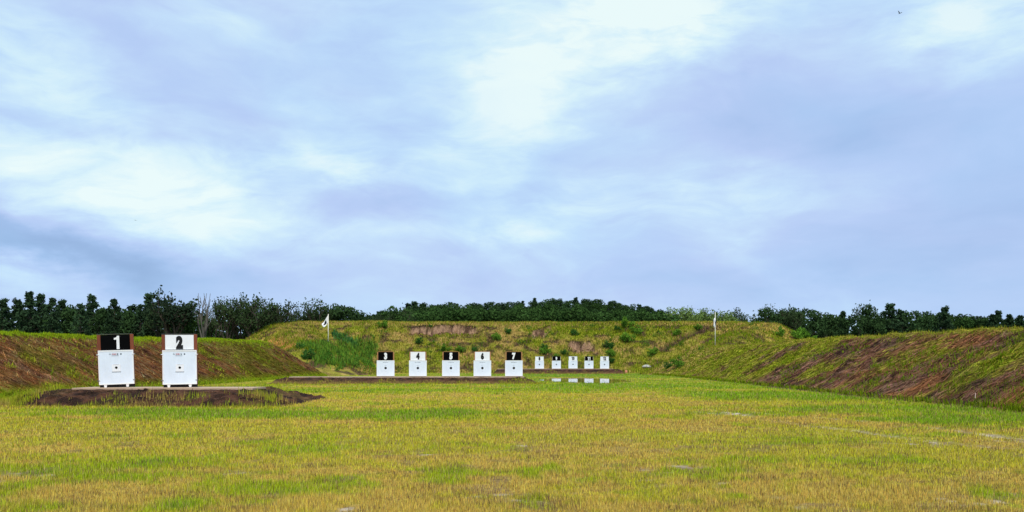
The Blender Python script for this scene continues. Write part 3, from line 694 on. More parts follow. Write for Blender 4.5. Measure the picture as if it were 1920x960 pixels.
def proto_open(seed, dens=9, col=(.035, .06, .022), spread=.55, depth=4, lf=.28, th=1.4):
    """thin crown: the limbs show and the sky comes through"""
    r = np.random.default_rng(seed); rnd = random.Random(seed); mb = MB(); tips = []
    mb.tube((0, 0, -.3), (.1, 0, 3.8), .2, .15, 7); TH[0] = th
    for i in range(5):
        a = i * 1.256 + rnd.uniform(-.4, .4); branchy(mb, Vector((.1, 0, rnd.uniform(2.4, 3.8))), Vector((math.cos(a) * .45, math.sin(a) * .45, 1)).normalized(), rnd.uniform(1.9, 2.5), .10, depth - 1, rnd, tips, spread * .8, 3, .25)
    TH[0] = 1.0
    s = 9.7 / max(t.z for t in tips); mb.v = [(v[0] * min(s, 1.3), v[1] * min(s, 1.3), v[2] * s) for v in mb.v]
    T = np.array([[t.x * min(s, 1.3), t.y * min(s, 1.3), t.z * s] for t in tips]); me = mb.mesh('trunk', False)
    if dens == 0: return me, None
    P = (T[:, None, :] + r.normal(0, .26, (len(T), dens, 3))).reshape(-1, 3)
    return me, leaves(P, np.full(len(P), lf), col, r=r)
def proto_cone(seed):
    r = np.random.default_rng(seed); rnd = random.Random(seed); mb = MB(); mb.tube((0, 0, -.3), (0, 0, 9.8), .18, .02, 6); P = []
    z = 1.2
    while z < 9.7:
        R = 1.9 * (1 - z / 10.2) ** .8 + .12
        for j in range(6):
            a = rnd.uniform(0, 6.28); RR = R * rnd.uniform(.6, 1.08)
            for q in (.35, .7, 1.0): P.append(shell((math.cos(a) * RR * q, math.sin(a) * RR * q, z - .25 * q), (.32, .32, .2), 12, r, .2))
        z += .42
    P = np.concatenate(P); return mb.mesh('trunk', True), leaves(P, np.full(len(P), .30), (.028, .055, .024), r=r)
def proto_bush(seed, col, n=900, up=False):
    r = np.random.default_rng(seed); rnd = random.Random(seed); mb = MB(); P = []
    for j in range(9):
        a = rnd.uniform(0, 6.28); R = rnd.uniform(.1, .75); e = (math.cos(a) * R, math.sin(a) * R, rnd.uniform(.3, 1.05) * (1.1 - .5 * R)); mb.tube((0, 0, -.1), e, .025, .008, 4, False)
        P.append(shell(e, (rnd.uniform(.2, .34),) * 3, n // 12, r, .1)); P.append(shell((e[0] * .8, e[1] * .8, e[2] * .45), (.26, .26, .3), n // 30, r, .15))
    P = np.concatenate(P); P = P[P[:, 2] > 0]
    return mb.mesh('stem'), leaves(P, np.full(len(P), .12), col, 'foliage', r=r)
PR = dict(pine=[proto_pine(s, .3) for s in (1, 2, 3, 4)], pineo=[proto_pine(s, .8) for s in (5, 6)], oak=[proto_oak(s) for s in (11, 12, 13)], round=[proto_oak(s, (.038, .080, .020), 1.15) for s in (14, 15, 16)],
          open=[proto_open(s, 8) for s in (21, 22, 23)], sparse=[proto_open(24, 10, spread=.7, lf=.36, th=2.4, col=(.02, .035, .018))], dead=[proto_open(s, 0, spread=.5, th=1.9, depth=3) for s in (31,)], willow=[proto_open(s, 12, (.13, .20, .05), .5) for s in (41, 42)], cone=[proto_cone(s) for s in (51, 52)])
for kk_, v in PR.items():
    for tm, cm in v:
        tm.materials.append(M['deadwood'] if kk_ == 'dead' else M['bark'])
        if cm: cm.materials.append(M['leaf'])
cnt = {}
def tree(kind, px, ytop, Y, label, group, wide=1.0, base=0.0, cat='tree'):
    i = cnt.get(kind, 0); cnt[kind] = i + 1; tm, cm = PR[kind][i % len(PR[kind])]
    X = (px - 960) / F * Y; z0 = base; Hh = CAMZ + (HOR - ytop) * Y / F - z0; s = Hh / 10
    o = empty({'pine': 'pine_tree', 'pineo': 'pine_tree', 'dead': 'dead_tree', 'cone': 'conifer_tree', 'willow': 'pale_tree'}.get(kind, 'broadleaf_tree'), (X, Y, z0), (0, 0, random.uniform(0, 6.28)))
    o.scale = (s * wide, s * wide, s); tag(o, label, cat, group)
    link('trunk', tm, None, o)
    if cm: link('crown', cm, None, o)
    return o
ORD = ['first', 'second', 'third', 'fourth', 'fifth', 'sixth', 'seventh', 'eighth', 'ninth', 'tenth', 'eleventh', 'twelfth', 'thirteenth', 'fourteenth', 'fifteenth', 'sixteenth', 'seventeenth', 'eighteenth', 'nineteenth', 'twentieth']
def ordn(i):
    n = i + 1
    if n <= 20: return ORD[i]
    t, u = divmod(n, 10)
    return {2: 'twentieth', 3: 'thirtieth'}[t] if u == 0 else {2: 'twenty', 3: 'thirty'}[t] + '-' + ORD[u - 1]
DESC = dict(pine='dense dark pine', pineo='loose open pine', oak='dense broadleaf tree', round='rounded mid green tree', open='open crowned broadleaf tree', willow='pale feathery yellow green tree', cone='narrow pointed conifer', sparse='thin tree with twisted limbs and few leaves', dead='bare dead tree')
LEFT = [('pine', 6, 564, .95), ('pine', 32, 565, .95), ('pine', 55, 552, .95), ('pine', 77, 559, .95), ('pineo', 98, 563, .95), ('pine', 116, 566, .95), ('oak', 138, 570, .9), ('pineo', 152, 571, .95), ('pine', 172, 558, .95),
        ('oak', 192, 576, .9), ('pineo', 214, 565, .95), ('oak', 238, 581, 1.0), ('pine', 262, 576, .95), ('pine', 280, 558, .95), ('open', 302, 566, .8)]
allt = LEFT + [('sparse', 322, 541, 1.0), ('oak', 345, 591, 1.1), ('round', 365, 594, 1.1), ('dead', 383, 545, .5), ('open', 402, 566, .9), ('open', 426, 549, .75), ('open', 450, 553, .95), ('oak', 468, 576, .7), ('open', 474, 557, .9), ('open', 494, 560, .9), ('open', 514, 562, .9), ('oak', 500, 580, 1.0), ('open', 528, 574, .8)]
for i, (kd, px, yt, wd) in enumerate(allt):
    if kd == 'sparse': lb = 'tall thin tree with twisted limbs showing against the sky behind number board 2'
    elif kd == 'dead': lb = 'bare pale dead tree standing above the left tree line'
    else: lb = f'{DESC[kd]}, {ordn(i)} from the left in the row behind the left bank'
    tree(kd, px, yt, 186 + 7 * math.sin(i * 2.4) + (10 if kd == 'pine' else 0), lb, 'trees in the row behind the left bank', wd)
for i in range(34):
    px = -170 + i * 21 + random.uniform(-6, 6); 
    tree(random.choice(['pine', 'oak', 'oak', 'round']), px, 582 + random.uniform(-7, 8) + (12 if px > 330 else 0), 203 + random.uniform(-4, 12), f'low dark thicket tree, {ordn(i)} from the left behind the left tree row', 'trees filling the left thicket', 1.25)
MIDL = [('dead', 546, 578, .6), ('open', 566, 577, .9), ('open', 582, 571, .8), ('open', 604, 559, .8), ('oak', 608, 572, .9), ('oak', 624, 568, .9), ('oak', 642, 571, .9), ('oak', 658, 574, .9), ('oak', 674, 581, 1.0), ('open', 698, 585, .9), ('open', 712, 588, .9), ('round', 735, 573, .9), ('open', 756, 573, .9), ('round', 745, 590, .9)]
for i, (kd, px, yt, wd) in enumerate(MIDL):
    lb = 'small bare leaning tree on the skyline left of the first flag' if kd == 'dead' else f'{DESC[kd]}, {ordn(i)} from the left in the clump behind the first flagpole'
    tree(kd, px, yt, 222 + 5 * math.sin(i * 1.7), lb, 'trees in the clump behind the first flagpole', wd)
# wooded hill
prof = lambda px: np.interp(px, [660, 720, 760, 800, 850, 900, 950, 1000, 1050, 1100, 1150, 1190, 1220, 1245, 1270], [600, 588, 576, 571, 569, 568, 568, 563, 560, 562, 566, 571, 578, 586, 594])
for row, (Yr, off, stepx) in enumerate(((470, 0, 11.5), (420, 7, 13), (370, 13, 15))):
    px = 690 + row * 4
    while px < 1262:
        p = px + random.uniform(-4, 4); yt = float(prof(p)) + off + random.uniform(-4.5, 3.5); base = float(h_hill((p - 960) / F * Yr, Yr))
        tree(random.choice(['pine', 'oak', 'oak', 'round', 'oak']) if row < 2 else random.choice(['oak', 'round', 'round']), p, yt, Yr + random.uniform(-12, 12), 'dark round crowned tree in the wood on the far hill', 'trees covering the far wooded hill', 1.25, max(0, base - .4), 'tree')
        px += stepx * random.uniform(.8, 1.2)
px = 770
i = 0
while px < 1262:
    tree('round', px, 581 + random.uniform(-5, 4) + max(0, (px - 1150) * .05), 262 + random.uniform(-10, 10), f'lighter green rounded tree, {ordn(i)} from the left in the low row below the wooded hill', 'lighter trees below the wooded hill', 1.25)
    px += random.uniform(15, 22); i += 1
RIGHT = [('round', 1268, 591, 1.1), ('willow', 1288, 578, .9), ('willow', 1308, 577, .9), ('willow', 1326, 582, .9), ('open', 1352, 581, 1.0), ('willow', 1372, 585, .8), ('open', 1394, 585, .9), ('open', 1416, 589, .9), ('oak', 1440, 577, .8), ('open', 1452, 575, .8), ('oak', 1470, 580, .8), ('open', 1474, 575, .8), ('oak', 1492, 577, .85),
         ('oak', 1510, 579, .85), ('oak', 1530, 583, .9), ('oak', 1552, 587, .9), ('cone', 1580, 582, .9), ('oak', 1600, 590, .9), ('oak', 1626, 571, .75), ('open', 1634, 570, .7), ('oak', 1650, 592, .9), ('pine', 1668, 578, 1.3), ('pine', 1690, 586, 1.3), ('oak', 1716, 583, .9), ('oak', 1738, 584, .9), ('oak', 1766, 583, .9),
         ('pine', 1772, 581, 1.0), ('round', 1797, 592, 1.0), ('round', 1818, 597, 1.0), ('cone', 1862, 588, 1.1), ('oak', 1852, 597, 1.1), ('pine', 1872, 588, 1.0), ('cone', 1893, 588, 1.0), ('cone', 1912, 590, 1.0)]
for i, (kd, px, yt, wd) in enumerate(RIGHT):
    tree(kd, px, yt - 2, 232 + 8 * math.sin(i * 2.1), f'{DESC[kd]}, {ordn(i)} from the left in the row behind the right bank', 'trees in the row behind the right bank', wd)
for i in range(26):
    px = 1420 + i * 22 + random.uniform(-7, 7)
    tree(random.choice(['oak', 'oak', 'round']), px, 591 + random.uniform(-5, 5) + max(0, px - 1780) * .05, 250 + random.uniform(-6, 8), f'low dark gap tree, {ordn(i)} from the left behind the right tree row', 'trees filling the right row', 1.2)

# bushes on the banks
BU = dict(bright=[proto_bush(s, (.12, .25, .025)) for s in (61, 62)], dark=[proto_bush(s, (.05, .14, .025)) for s in (63, 64)])
for v in BU.values():
    for a, b in v: a.materials.append(M['bark']); b.materials.append(M['weed'])
BUSH = [('bright', 717, 610, 15, 'bright green shrub on the top edge of the back bank above target 3'), ('dark', 806, 612, 6, 'small dark green shrub at the left end of the clay scar'), ('dark', 787, 641, 12, 'low green bush below the clay scar, above target 4'),
        ('bright', 835, 655, 14, 'green bush just above number board 5, left one'), ('bright', 865, 657, 14, 'green bush between number boards 5 and 6'), ('dark', 950, 622, 11, 'dark shrub at the right end of the large clay scar'),
        ('bright', 933, 634, 16, 'bright green bush on the bank below the dark shrub above target 6'), ('dark', 893, 657, 12, 'green bush above number board 6'), ('dark', 1078, 626, 12, 'dark green shrub high on the bank above target 10'),
        ('dark', 1018, 652, 11, 'dark bush directly behind and above target 8'), ('bright', 1020, 660, 16, 'bright green bush touching the board of target 8'), ('dark', 1060, 662, 11, 'green bush between targets 9 and 10'), ('bright', 1045, 668, 9, 'small light green bush above target 9'),
        ('bright', 1175, 608, 18, 'large bright shrub at the top of the back bank, right part'), ('bright', 1178, 636, 20, 'round bright green bush halfway up the back bank, right of the scars'), ('bright', 1196, 622, 18, 'light green bush up right of the round bright bush'),
        ('dark', 1158, 618, 10, 'dark shrub left of the large bright shrub near the crest'), ('dark', 1138, 650, 16, 'dark leafy bush above and right of target 12'), ('bright', 1147, 664, 16, 'green bush behind target 12'), ('dark', 1144, 677, 11, 'small dark bush beside the board of target 12'),
        ('bright', 1225, 660, 14, 'light green bush at the foot of the gully'), ('dark', 1252, 688, 14, 'dark green clump on the right slope near the field'), ('bright', 1268, 625, 13, 'green bush beside the gully on the right arm'), ('bright', 1274, 684, 20, 'light green clump at the near end of the right slope'),
        ('bright', 1495, 630, 24, 'bright green shrub in the dip between the back bank and the right bank'), ('bright', 1516, 634, 18, 'smaller bright shrub right of the shrub in the dip'), ('bright', 1310, 615, 12, 'light bush left of the second flagpole'), ('bright', 1460, 626, 18, 'green shrub on the outer slope of the back bank, right'),
        ('dark', 578, 668, 20, 'dark bush at the left end of the tall green weeds'), ('dark', 560, 652, 14, 'small dark bush above the left end of the weeds')]
for i, (kd, px, py, wpx, lb) in enumerate(BUSH):
    x, y, z = hit(px, py + wpx * .25, 150 if px > 1450 else 100); s = 1.15 * wpx / F * y
    a, b = BU[kd][i % 2]; o = empty('bush', (x, y, z - .05), (0, 0, random.uniform(0, 6))); o.scale = (s * .85, s * .85, s * .75); tag(o, lb, 'bush', 'bushes scattered over the banks')
    link('stem', a, None, o); link('foliage', b, None, o)

# clumps of green growth on the right bank and left bank
def clumps(name, label, spots, hs, cols, cat='weeds', per=260, y0=25, gs=1.0):
    P = []; Hh = []
    for (px, py, r) in spots:
        x, y, z = hit(px, py, y0); rr = r / F * y; k = per
        X = x + rng.normal(0, rr * .5, k); Y = y + rng.normal(0, rr * .8, k); P.append(np.stack([X, Y, terrain_z(X, Y)], -1)); Hh.append(hs * (.4 + rng.random(k)))
    P = np.concatenate(P); h = np.concatenate(Hh); n = len(P); c = jit(mixc(cols[0], cols[1], rng.random(n)) * gs, n, .35)
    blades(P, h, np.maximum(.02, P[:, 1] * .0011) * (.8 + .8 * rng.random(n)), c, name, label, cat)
clumps('green_weeds', 'bright green weed clumps growing on the dark right bank', [(1780, 690, 22), (1805, 700, 16), (1755, 700, 14), (1700, 682, 14), (1670, 688, 16), (1640, 690, 12), (1590, 655, 22), (1620, 650, 18), (1560, 660, 18), (1830, 668, 20), (1870, 675, 16), (1530, 690, 16), (1600, 705, 18), (1640, 722, 14), (1700, 715, 14), (1480, 670, 22), (1500, 655, 20), (1450, 690, 18), (1410, 670, 18), (1380, 690, 16), (1340, 690, 16), (1300, 690, 20), (1900, 770, 14), (1860, 690, 12), (1895, 640, 22), (1910, 625, 18), (1560, 715, 12), (1460, 705, 14), (1400, 650, 14), (1535, 640, 18), (1750, 655, 12), (1690, 640, 10)], .20, (C['lime'], C['green']), per=150, gs=.6)
clumps('green_weeds', 'small green weed tufts on the reddish left bank', [(85, 660, 14), (55, 675, 16), (160, 655, 16), (135, 707, 12), (95, 728, 14), (110, 726, 12), (20, 690, 10), (400, 690, 16), (420, 710, 14), (460, 700, 14), (440, 672, 12), (380, 660, 10), (500, 690, 12), (20, 752, 18), (60, 748, 12), (290, 640, 10)], .24, (C['lime'], C['olive'] * 1.4), per=100, gs=.9)
clumps('tall_weeds', 'mass of tall bright green weeds behind the end of the left bank', [(590, 655, 22), (610, 660, 22), (630, 662, 22), (650, 665, 22), (670, 666, 20), (690, 668, 18), (600, 675, 18), (625, 680, 18), (655, 682, 18), (685, 682, 16), (575, 650, 14), (640, 652, 16), (665, 654, 14), (695, 655, 12), (610, 648, 14)], 1.0, (np.array((.15, .27, .025)), np.array((.05, .12, .02))), per=300, y0=110)
clumps('broad_leaf_vine', 'dark broad leaved vine trailing down the slope right of the first flagpole', [(627, 627, 5), (632, 631, 5), (638, 634, 6), (645, 637, 6), (652, 640, 6), (658, 643, 6), (664, 647, 6), (669, 650, 5)], .7, (np.array((.03, .11, .03)), np.array((.07, .2, .05))), per=120, y0=110)

def leafy(name, label, spots, col, per, rad, size, y0=110):
    P = []
    for (px, py, r) in spots:
        x, y, z = hit(px, py, y0); rr = r / F * y
        for j in range(5):
            xx = x + rng.normal(0, rr * .6); yy = y + rng.normal(0, rr * .8); zz = float(terrain_z(xx, yy)); k = rad * rng.uniform(.5, 1.2)
            P.append(shell((xx, yy, zz + k * .5), (k * 1.3, k * 1.3, k), per, rng, .2))
    P = np.concatenate(P); o = link(name, leaves(P, np.full(len(P), size), col), M['weed']); tag(o, label, 'weeds', None, 'stuff')
WSP = [(585, 652, 18), (600, 664, 20), (622, 668, 22), (645, 668, 20), (668, 672, 20), (692, 672, 16), (606, 680, 12), (632, 684, 14), (660, 686, 14), (688, 686, 12), (640, 655, 14), (665, 658, 14), (695, 658, 12), (612, 650, 14)]
leafy('leafy_weeds', 'dark leafy growth mixed into the tall weeds behind the left bank', WSP, np.array((.06, .17, .02)), 60, .75, .22)
BSP = [(px_ + random.uniform(-30, 30), py_ + random.uniform(-8, 8), 9) for px_, py_ in [(730, 640), (800, 652), (850, 650), (900, 640), (980, 640), (1040, 630), (1100, 618), (1160, 640), (1200, 640), (1230, 630), (960, 665), (1210, 665), (1180, 655), (700, 630), (1010, 610), (1290, 640), (1280, 665), (1400, 615), (1440, 625), (1260, 655)]]
leafy('low_scrub', 'low scattered green scrub blending into the rough grass of the back bank', BSP, np.array((.09, .19, .025)), 34, .55, .22, 100)

# ------------------------------------------------------------------ target stands
def text_mesh(s, size, xs_, bold, ext=.006):
    if '1' in s: return ones_mesh(s, size)
    cu = bpy.data.curves.new('digit', 'FONT'); cu.body = s; cu.size = size; cu.offset = bold; cu.extrude = ext; cu.align_x = 'CENTER'; cu.resolution_u = 6
    o = bpy.data.objects.new('digit_curve', cu); COL.objects.link(o); bpy.context.view_layer.update()
    me = bpy.data.meshes.new_from_object(o.evaluated_get(bpy.context.evaluated_depsgraph_get())); bpy.data.objects.remove(o); bpy.data.curves.remove(cu)
    v = np.array([q.co[:] for q in me.vertices]); lo = v.min(0); hi = v.max(0); c = (lo + hi) / 2
    for q in me.vertices:      # stand it up, centred, to the wanted height
        q.co = ((q.co.x - c[0]) * xs_ * size / (hi[1] - lo[1]), -(q.co.z - c[2]), (q.co.y - c[1]) * size / (hi[1] - lo[1]))
    me.materials.clear(); return me
ONE = [(.17, 0), (.36, 0), (.36, 1), (.22, 1), (.185, .93), (.12, .87), (.0, .835), (.0, .70), (.17, .73)]
def ones_mesh(s, size):
    """numbers with a condensed poster 1: the 1 is drawn, the other digit comes from the font"""
    mb = MB(); x = 0
    for ch in s:
        if ch == '1':
            n = len(ONE); V = [(x + a * size, y, (b - .5) * size) for y in (-.006, .006) for a, b in ONE]
            mb.add(V, [(0, 1, 2, 3, 4, 5, 8), (5, 6, 7, 8), (17, 14, 13, 12, 11, 10, 9), (17, 16, 15, 14)] + [(i, n + i, n + (i + 1) % n, (i + 1) % n) for i in range(n)]); x += .42 * size
        else:
            me = text_mesh(ch, size, .62, .055); w_ = max(v.co.x for v in me.vertices)
            mb.add([(v.co.x + x + w_, v.co.y, v.co.z) for v in me.vertices], [tuple(p.vertices) for p in me.polygons]); x += 2 * w_ + .05 * size
    c = (min(v[0] for v in mb.v) + max(v[0] for v in mb.v)) / 2; mb.v = [(v[0] - c, v[1], v[2]) for v in mb.v]
    return mb.mesh('digit')
def disc(mb, x, y, z, r, th=.006, n=24):
    vs = [(x + r * math.cos(2 * PI * i / n), y - th, z + r * math.sin(2 * PI * i / n)) for i in range(n)] + [(x + r * math.cos(2 * PI * i / n), y, z + r * math.sin(2 * PI * i / n)) for i in range(n)]
    return mb.add(vs, [tuple(range(n)), tuple(reversed(range(n, 2 * n)))] + [(i, n + i, n + (i + 1) % n, (i + 1) % n) for i in range(n)])
def glyphs(mb, x0, x1, y, z0, z1, n, rnd):
    """tiny print too small to read: upright strokes and bars"""
    wd = (x1 - x0) / n
    for i in range(n):
        a = x0 + i * wd; b = a + wd * .72; s = wd * .2
        mb.box(a, a + s, y - .003, y, z0, z1)
        if rnd.random() < .6: mb.box(b - s, b, y - .003, y, z0, z1)
        for zz in ((z0, z0 + s), ((z0 + z1) / 2 - s / 2, (z0 + z1) / 2 + s / 2), (z1 - s, z1)):
            if rnd.random() < .6: mb.box(a + s, b - (s if rnd.random() < .5 else 0), y - .0035, y - .0005, zz[0], zz[1])
    return mb
def stand(num, x, y, z, kind, label, group, roll=0.0, yaw=0.0, pitch=0.0):
    t = empty('target_stand', (x, y, z), (pitch, roll, yaw)); tag(t, label, 'target', group); rnd = random.Random(int(num))
    near = kind == 'near'
    W2 = .835 if near else (.925 if kind == 'mid' else .915)
    zb, zt = (.15, 1.95) if near else ((.05, 1.70) if kind == 'mid' else (.04, 1.66))
    top = (2.76 if near else (2.60 if kind == 'mid' else 2.50))
    wm = M['wood_dark'] if near else M['wood']; bw = .17 if near else (.12 if kind == 'mid' else .03)
    # frame of the face: four rails
    f = .055
    for (a, b, c_, d) in ((-W2, W2, zt - f * 1.3, zt), (-W2, W2, zb, zb + f), (-W2, -W2 + f, zb + f + .002, zt - f * 1.3 - .002), (W2 - f, W2, zb + f + .002, zt - f * 1.3 - .002)):
        MB().box(a, b, 0, .07, c_, d, .008).build('frame_rail', M['panel'], t)
    # the sheet, faintly creased along its diagonals
    x0, x1, z0, z1 = -W2 + f, W2 - f, zb + f, zt - f * 1.3; cxz = (0, .020, (z0 + z1) / 2)
    mb = MB(); mb.add([(x0, .012, z0), (x1, .012, z0), (x1, .012, z1), (x0, .012, z1), cxz, (x0, .05, z0), (x1, .05, z0), (x1, .05, z1), (x0, .05, z1)],
                      [(0, 1, 4), (1, 2, 4), (2, 3, 4), (3, 0, 4), (8, 7, 6, 5), (0, 5, 6, 1), (1, 6, 7, 2), (2, 7, 8, 3), (3, 8, 5, 0)])
    sh = mb.build('target_sheet', M['sheet'], t); zc = (z0 + z1) / 2 - (.02 if near else -.03)
    if near:
        MB().box(-.20, .20, .004, .011, zc - .20, zc + .20).build('paper_card', M['board_white'], sh)
        m2 = MB(); glyphs(m2, -.13, .13, .003, zc + .150, zc + .172, 9, rnd); m2.box(-.22, .22, .0, .003, zc - .222, zc - .205); m2.build('card_print', M['ink_grey'], sh)
        disc(MB(), 0, .0035, zc + .01, .064).build('bullseye', M['ink_black'], sh)
        zz = zt - .245
        glyphs(MB(), -.31, -.20, .008, zz, zz + .075, 2, rnd).build('print', M['ink_grey'], sh); glyphs(MB(), -.18, .04, .008, zz, zz + .075, 4, rnd).build('print', M['ink_red'], sh)
        m3 = glyphs(MB(), .06, .13, .008, zz, zz + .075, 1, rnd); disc(m3, .24, .009, zz + .04, .04, .005, 6); m3.build('print', M['ink_black'], sh)
        MB().box(-.2, .13, .005, .009, zz - .055, zz - .04).build('print', M['ink_grey'], sh)
        for sx in (-1, 1):
            for cz in (zb + .20, zt - .24): MB().box(sx * W2 - .07, sx * W2 + .05, -.02, .0, cz, cz + .035, .006).build('clip', M['cap'] if cz < 1 else M['panel'], t)
        for sx in (-.54, .50):
            MB().add([(sx - .08, .02, .16), (sx + .08, .02, .16), (sx + .05, .02, .0), (sx - .05, .02, .0), (sx - .08, .12, .16), (sx + .08, .12, .16), (sx + .05, .12, .0), (sx - .05, .12, .0)],
                     [(0, 3, 2, 1), (4, 5, 6, 7), (0, 1, 5, 4), (1, 2, 6, 5), (2, 3, 7, 6), (3, 0, 4, 7)]).build('foot', M['panel'], t)
        MB().box(-W2 + .03, W2 + .02, .14, .48, .0, .135).build('skid', M['dark'], t)
    else:
        disc(MB(), 0, .0105, zc, .128).build('bullseye', M['ink_black'], sh)
        m2 = glyphs(MB(), -.30, .30, .010, zt - .235, zt - .175, 10, rnd)
        m2.build('print', M['ink_grey'], sh)
        if kind == 'mid':
            glyphs(MB(), -.12, .12, .010, zc + .26, zc + .275, 5, rnd).build('print', M['ink_grey'], sh); glyphs(MB(), -.10, .12, .010, zc - .33, zc - .315, 5, rnd).build('print', M['ink_grey'], sh)
        MB().box(-W2 + .05, W2 - .05, .10, .6, .0, .045).build('skid', M['dark'], t)
    # box behind: side boards, back, cap
    dep = .40 if near else .4
    for sx in (-1, 1):
        xo = W2 + (.03 if near else -.03 if kind == 'mid' else -.06)
        a, b = sorted((sx * xo, sx * (xo - bw)))
        sb = MB().box(a, b, .085, .085 + dep, .0 if not near else .136, top + (.03 if near and sx > 0 else 0), .01).build('side_board', wm if kind != 'far' else M['panel'], t)
    iw = W2 + (.03 if near else -.03 if kind == 'mid' else -.06) - bw
    MB().box(-iw + .002, iw - .002, .085 + dep - .06, .085 + dep - .003, .14, top - .03).build('back_panel', M['dark'], t)
    MB().box(-iw - (bw if near else 0), iw + (bw - .04 if near else 0), .10, .085 + dep, top + .002 + (.03 if near else 0), top + .045).build('cap_board', M['cap'] if kind == 'near' else wm if kind == 'mid' else M['dark'], t)
    # number board
    black = int(num) % 2 == 1; zl = zt + .012
    nb = MB().box(-iw + .003, iw - .003, .10, .125, zl, top - .006).build('number_board', M['board_black'] if black else M['board_white'], t)
    if near and not black:
        MB().box(-iw + .004, iw - .004, .094, .0995, zl - .0, zl + .02).build('edge_strip', M['ink_black'], nb)
    tm = text_mesh(num, .70 if near else .72, .70 if len(num) == 1 else .62, .058)
    d = link('digit', tm, M['ink_white'] if black else M['ink_black'], nb); d.location = (.06 if near and num == '1' else 0, .09, (zl + top) / 2 - .005)
    return t
NW = {'1': 'one', '2': 'two'}
def lab(n, rest): return f'white target stand under {"black board with white" if n % 2 else "white board with black"} {["one", "two", "three", "four", "five", "six", "seven", "eight", "nine", "ten", "eleven", "twelve"][n - 1]}, {rest}'
for i, px in enumerate((219.5, 337.5)):
    Y = 41.5; stand(str(i + 1), (px - 960) / F * Y, Y, .815, 'near', lab(i + 1, 'leaning on the nearest mound' if i == 0 else 'upright on the nearest mound'), 'target stands on the nearest mound', math.radians((-2.0, -.7)[i]), math.radians((24, 20)[i]))
for i, px in enumerate((723, 783.5, 845.5, 904.5, 963.5)):
    Y = 83.0; stand(str(i + 3), (px - 960) / F * Y, Y, .70, 'mid', lab(i + 3, 'on the long middle mound'), 'target stands on the middle mound', 0, math.atan(-((px - 960) / F)) * .8)
for i, px in enumerate((1011.5, 1043.3, 1074.4, 1104.3, 1133.6)):
    Y = 161.0; stand(str(i + 8), (px - 960) / F * Y, Y, 1.02 + (.03 if i == 2 else 0), 'far', lab(i + 8, 'on the farthest mound'), 'target stands on the farthest mound', 0, math.atan(-((px - 960) / F)) * .8)

# ------------------------------------------------------------------ flagpoles
def pole1():
    x, y, z = hit(615.5, 645, 120); top = CAMZ + (HOR - 589) / F * y - z
    t = empty('flagpole', (x, y, z)); tag(t, 'cream flagpole on the left slope flying a limp white flag with dark emblem', 'flagpole', 'flagpoles on the banks')
    MB().tube((0, 0, -.4), (0, 0, top), .105, .075, 12).build('pole', M['pole'], t, True)
    m = MB(); m.tube((0, 0, top), (0, 0, top + .1), .05, .05, 8); m.build('finial', M['cap'], t)
    s = y / F; A = np.array((-.04, top - 2 * s)); B = np.array((-.04, top - 16 * s)); Cc = np.array((-11.5 * s, top - 18.5 * s)); D = np.array((-8 * s, top - 25.5 * s))
    def P(u, v):
        q = (A * (1 - v) + B * v) * (1 - u) + (Cc * (1 - v) + D * v) * u; q = q + np.array((0, -.35 * math.sin(u * PI) * .3))
        return np.array((q[0], -.10 - .16 * math.sin(u * 7 + v * 2.0) * (.25 + u) - .15 * u, q[1]))
    n = 14; V = []; Fc = []
    for side in (0, .012):
        for i in range(n + 1):
            for j in range(n + 1): p = P(i / n, j / n); V.append((p[0], p[1] + side, p[2]))
    o = (n + 1) ** 2
    for i in range(n):
        for j in range(n):
            a = i * (n + 1) + j; q = (a, a + n + 1, a + n + 2, a + 1); Fc.append(q); Fc.append(tuple(o + k for k in reversed(q)))
    fl = MB().add(V, Fc).build('flag', M['flag'], t, True)
    E = []; m = 24; E.append(P(.52, .5)); 
    for k in range(m):
        a = 2 * PI * k / m; r = 1 + .18 * math.sin(3 * a + 1); E.append(P(.54 + .27 * r * math.cos(a), .5 + .27 * r * math.sin(a)))
    E = [(p[0], p[1] - .02, p[2]) for p in E]
    MB().add(E, [(0, 1 + k, 1 + (k + 1) % m) for k in range(m)]).build('emblem', M['ink_black'], fl)
pole1()
def pole2():
    x, y, z = hit(1341, 648, 120); top = CAMZ + (HOR - 585) / F * y - z
    t = empty('flagpole', (x, y, z)); tag(t, 'white flagpole on the right bank with its flag wrapped round the pole', 'flagpole', 'flagpoles on the banks')
    MB().tube((0, 0, -.4), (.0, 0, top), .095, .06, 12).build('pole', M['pole'], t, True)
    s = y / F; V = []; Fc = []; n = 10; R = 16
    for i in range(R + 1):
        u = i / R; zz = top - (11 + 18 * u) * s + .0; rr = (.09 + .09 * math.sin(u * PI) + .06 * math.sin(u * 9)) ; cx = -.10 * math.sin(u * 3.0 + .3) - .05
        for k in range(n):
            a = 2 * PI * k / n + u * 3.5; q = rr * (1 + .3 * math.cos(3 * a + u * 4)); V.append((cx + q * math.cos(a), q * math.sin(a) * .8, zz))
    for i in range(R):
        for k in range(n): Fc.append((i * n + k, i * n + (k + 1) % n, (i + 1) * n + (k + 1) % n, (i + 1) * n + k))
    Fc.append(tuple(range(n))); Fc.append(tuple(reversed(range(R * n, R * n + n)))); fl = MB().add(V, Fc).build('flag', M['flag'], t, True)
    E = [(.06 + .02 * math.sin(k), -.30, top - (15 + 1.1 * k) * s) for k in range(9)]; m = MB()
    for k in range(8): m.tube(E[k], E[k + 1], .05 + .05 * math.sin(k / 8 * PI), .05 + .05 * math.sin((k + 1) / 8 * PI), 6)
    m.build('emblem', M['ink_black'], fl)
    MB().tube((0, 0, top + .002), (0, 0, top + .12), .08, .05, 8).build('finial', M['cap'], t)
pole2()

